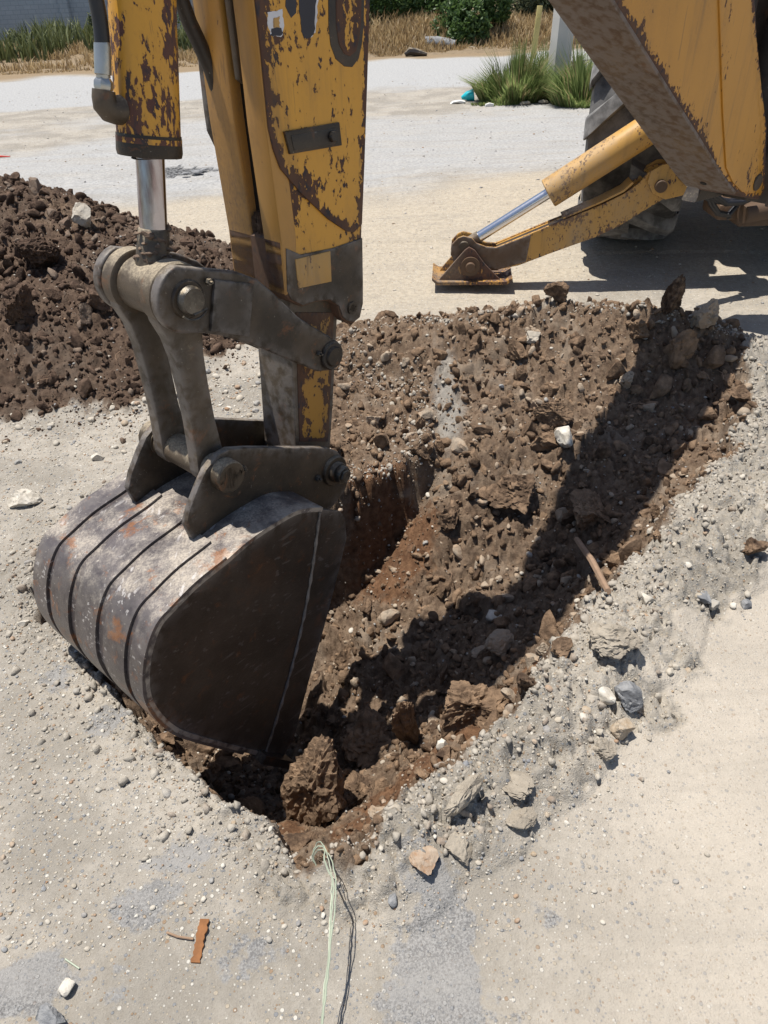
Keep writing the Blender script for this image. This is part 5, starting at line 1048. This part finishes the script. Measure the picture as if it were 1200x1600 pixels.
# litter
q = g(731, 158); mb = MB(); mb.tube([q + Vector((-.09, 0, .045)), q + Vector((-.02, 0, .065)), q + Vector((.075, 0, .075)), q + Vector((.08, 0, .075)), q + Vector((-.0, 0, .065))], [.02, .055, .075, .066, .04], 20, caps=True); o = mb.build('plastic_bowl', M['cyan'], None, q); tag(o, 'crushed turquoise plastic bowl lying on its side on the road edge', 'bowl')
q = g(716, 161); mb = MB(); mb.slab([(-.12, 0), (-.02, .02), (.06, .0), (.09, .025), (.02, .04), (-.08, .03)], 0, .1, Frame(90, q), bevel=.004); o = mb.build('paper_scrap', M['paper'], None, q); tag(o, 'white crumpled scrap beside the turquoise bowl', 'litter')
q = g(764, 166); mb = MB(); mb.slab([(-.06, 0), (.05, .0), (.06, .03), (0, .045), (-.05, .03)], 0, .05, Frame(90, q), bevel=.004); o = mb.build('plastic_scrap', M['paper'], None, q); tag(o, 'small pale plastic scrap at the left foot of the green clump', 'litter')
for i, (x, y, hw, lab) in enumerate(((820, 164, 8, 'small pale rock at the foot of the green clump'), (849, 162, 8, 'flat pale rock between the two green clumps'), (878, 148, 10, 'pale stone slab behind the gap of the clumps'))):
    q = g(x, y); V, Fc = rock(3, 700 + i, 7, .08, 1.4, (1, .7, .45)); o = mesh('rock', V * hw / F * 11, Fc, M['slab'], smooth=True); o.location = q + Vector((0, 0, .02)); tag(o, lab, 'rock')
# burnt log, dark rag, pale stones at the foot of the bank
q = g(690, 80); mb = MB(); mb.tube([q + Vector((-.34, .12, .16)), q + Vector((-.1, .03, .15)), q + Vector((.28, -.10, .09)), q + Vector((.29, -.10, .09)), q + Vector((.2, -.08, .10))], [.12, .13, .12, .10, .09], 14); o = mb.build('concrete_pipe', M['grey'], None, q); tag(o, 'grey broken pipe lying at the foot of the bank', 'pipe')
q = g(648, 88); mb = MB(); mb.tube([q + Vector((-.2, 0, .04)), q + Vector((-.1, .02, .09)), q + Vector((.05, 0, .07)), q + Vector((.25, -.05, .03))], [.04, .08, .07, .03], 8); o = mb.build('black_rag', M['dark'], None, q); tag(o, 'small black rag on the road edge left of the grey pipe', 'rag')
for i, (x, y, hw, lab, mk) in enumerate(((584, 84, 14, 'long pale stone right beside the dipper arm on the far verge', 'white'), (606, 70, 5, 'small white stone on the bank left of the grey pipe', 'white'), (738, 80, 8, 'low pale rubble right of the grey pipe', 'slab'), (828, 66, 10, 'white rubble left of the yellow stake', 'white'), (295, 90, 10, 'pale rubble on the verge between cylinder and dipper arm', 'white'), (278, 93, 7, 'white stone right next to the cylinder barrel on the far verge', 'white'))):
    q = g(x, y); V, Fc = rock(3, 720 + i, 7, .1, 1.4, (1.3, .7, .5)); o = mesh('rock', V * hw / F * (q - CAM).dot(fwd), Fc, M[mk], smooth=True); o.location = q + Vector((0, 0, .04)); tag(o, lab, 'rock')
q = gy(767, -3, 23.0); mb = MB(); mb.tube([(q.x, q.y, .2), (q.x, q.y, q.z)], .02, 8); mb.tube([q + Vector((0, 0, -.12)), q + Vector((0, 0, -.05)), q + Vector((0, 0, .2))], [.08, .12, .10], 12); o = mb.build('red_marker', M['redp'], None, (q.x, q.y, 0)); tag(o, 'red plastic marker showing above the far bushes', 'marker')
q = g(10, 246); mb = MB(); mb.tube([q + Vector((-.3, 0, .01)), q + Vector((-.1, 0, .015)), q + Vector((.05, -.01, .01))], [.01, .012, .004], 8); o = mb.build('red_string', M['redp'], None, q); tag(o, 'red string end lying on the ground at the left edge', 'cord')
for i, (x, y, hw) in enumerate(((307, 272, 9), (290, 275, 6), (318, 268, 6))):
    q = g(x, y); V, Fc = rock(3, 740 + i, 7, .1, 1.4, (1.2, .8, .35)); o = mesh('rock', V * hw / F * (q - CAM).dot(fwd), Fc, M['grey'], smooth=True); o.location = q + Vector((0, 0, .02)); tag(o, ['largest grey stone in the black ash patch', 'left grey stone in the black ash patch', 'right grey stone in the black ash patch'][i], 'rock')
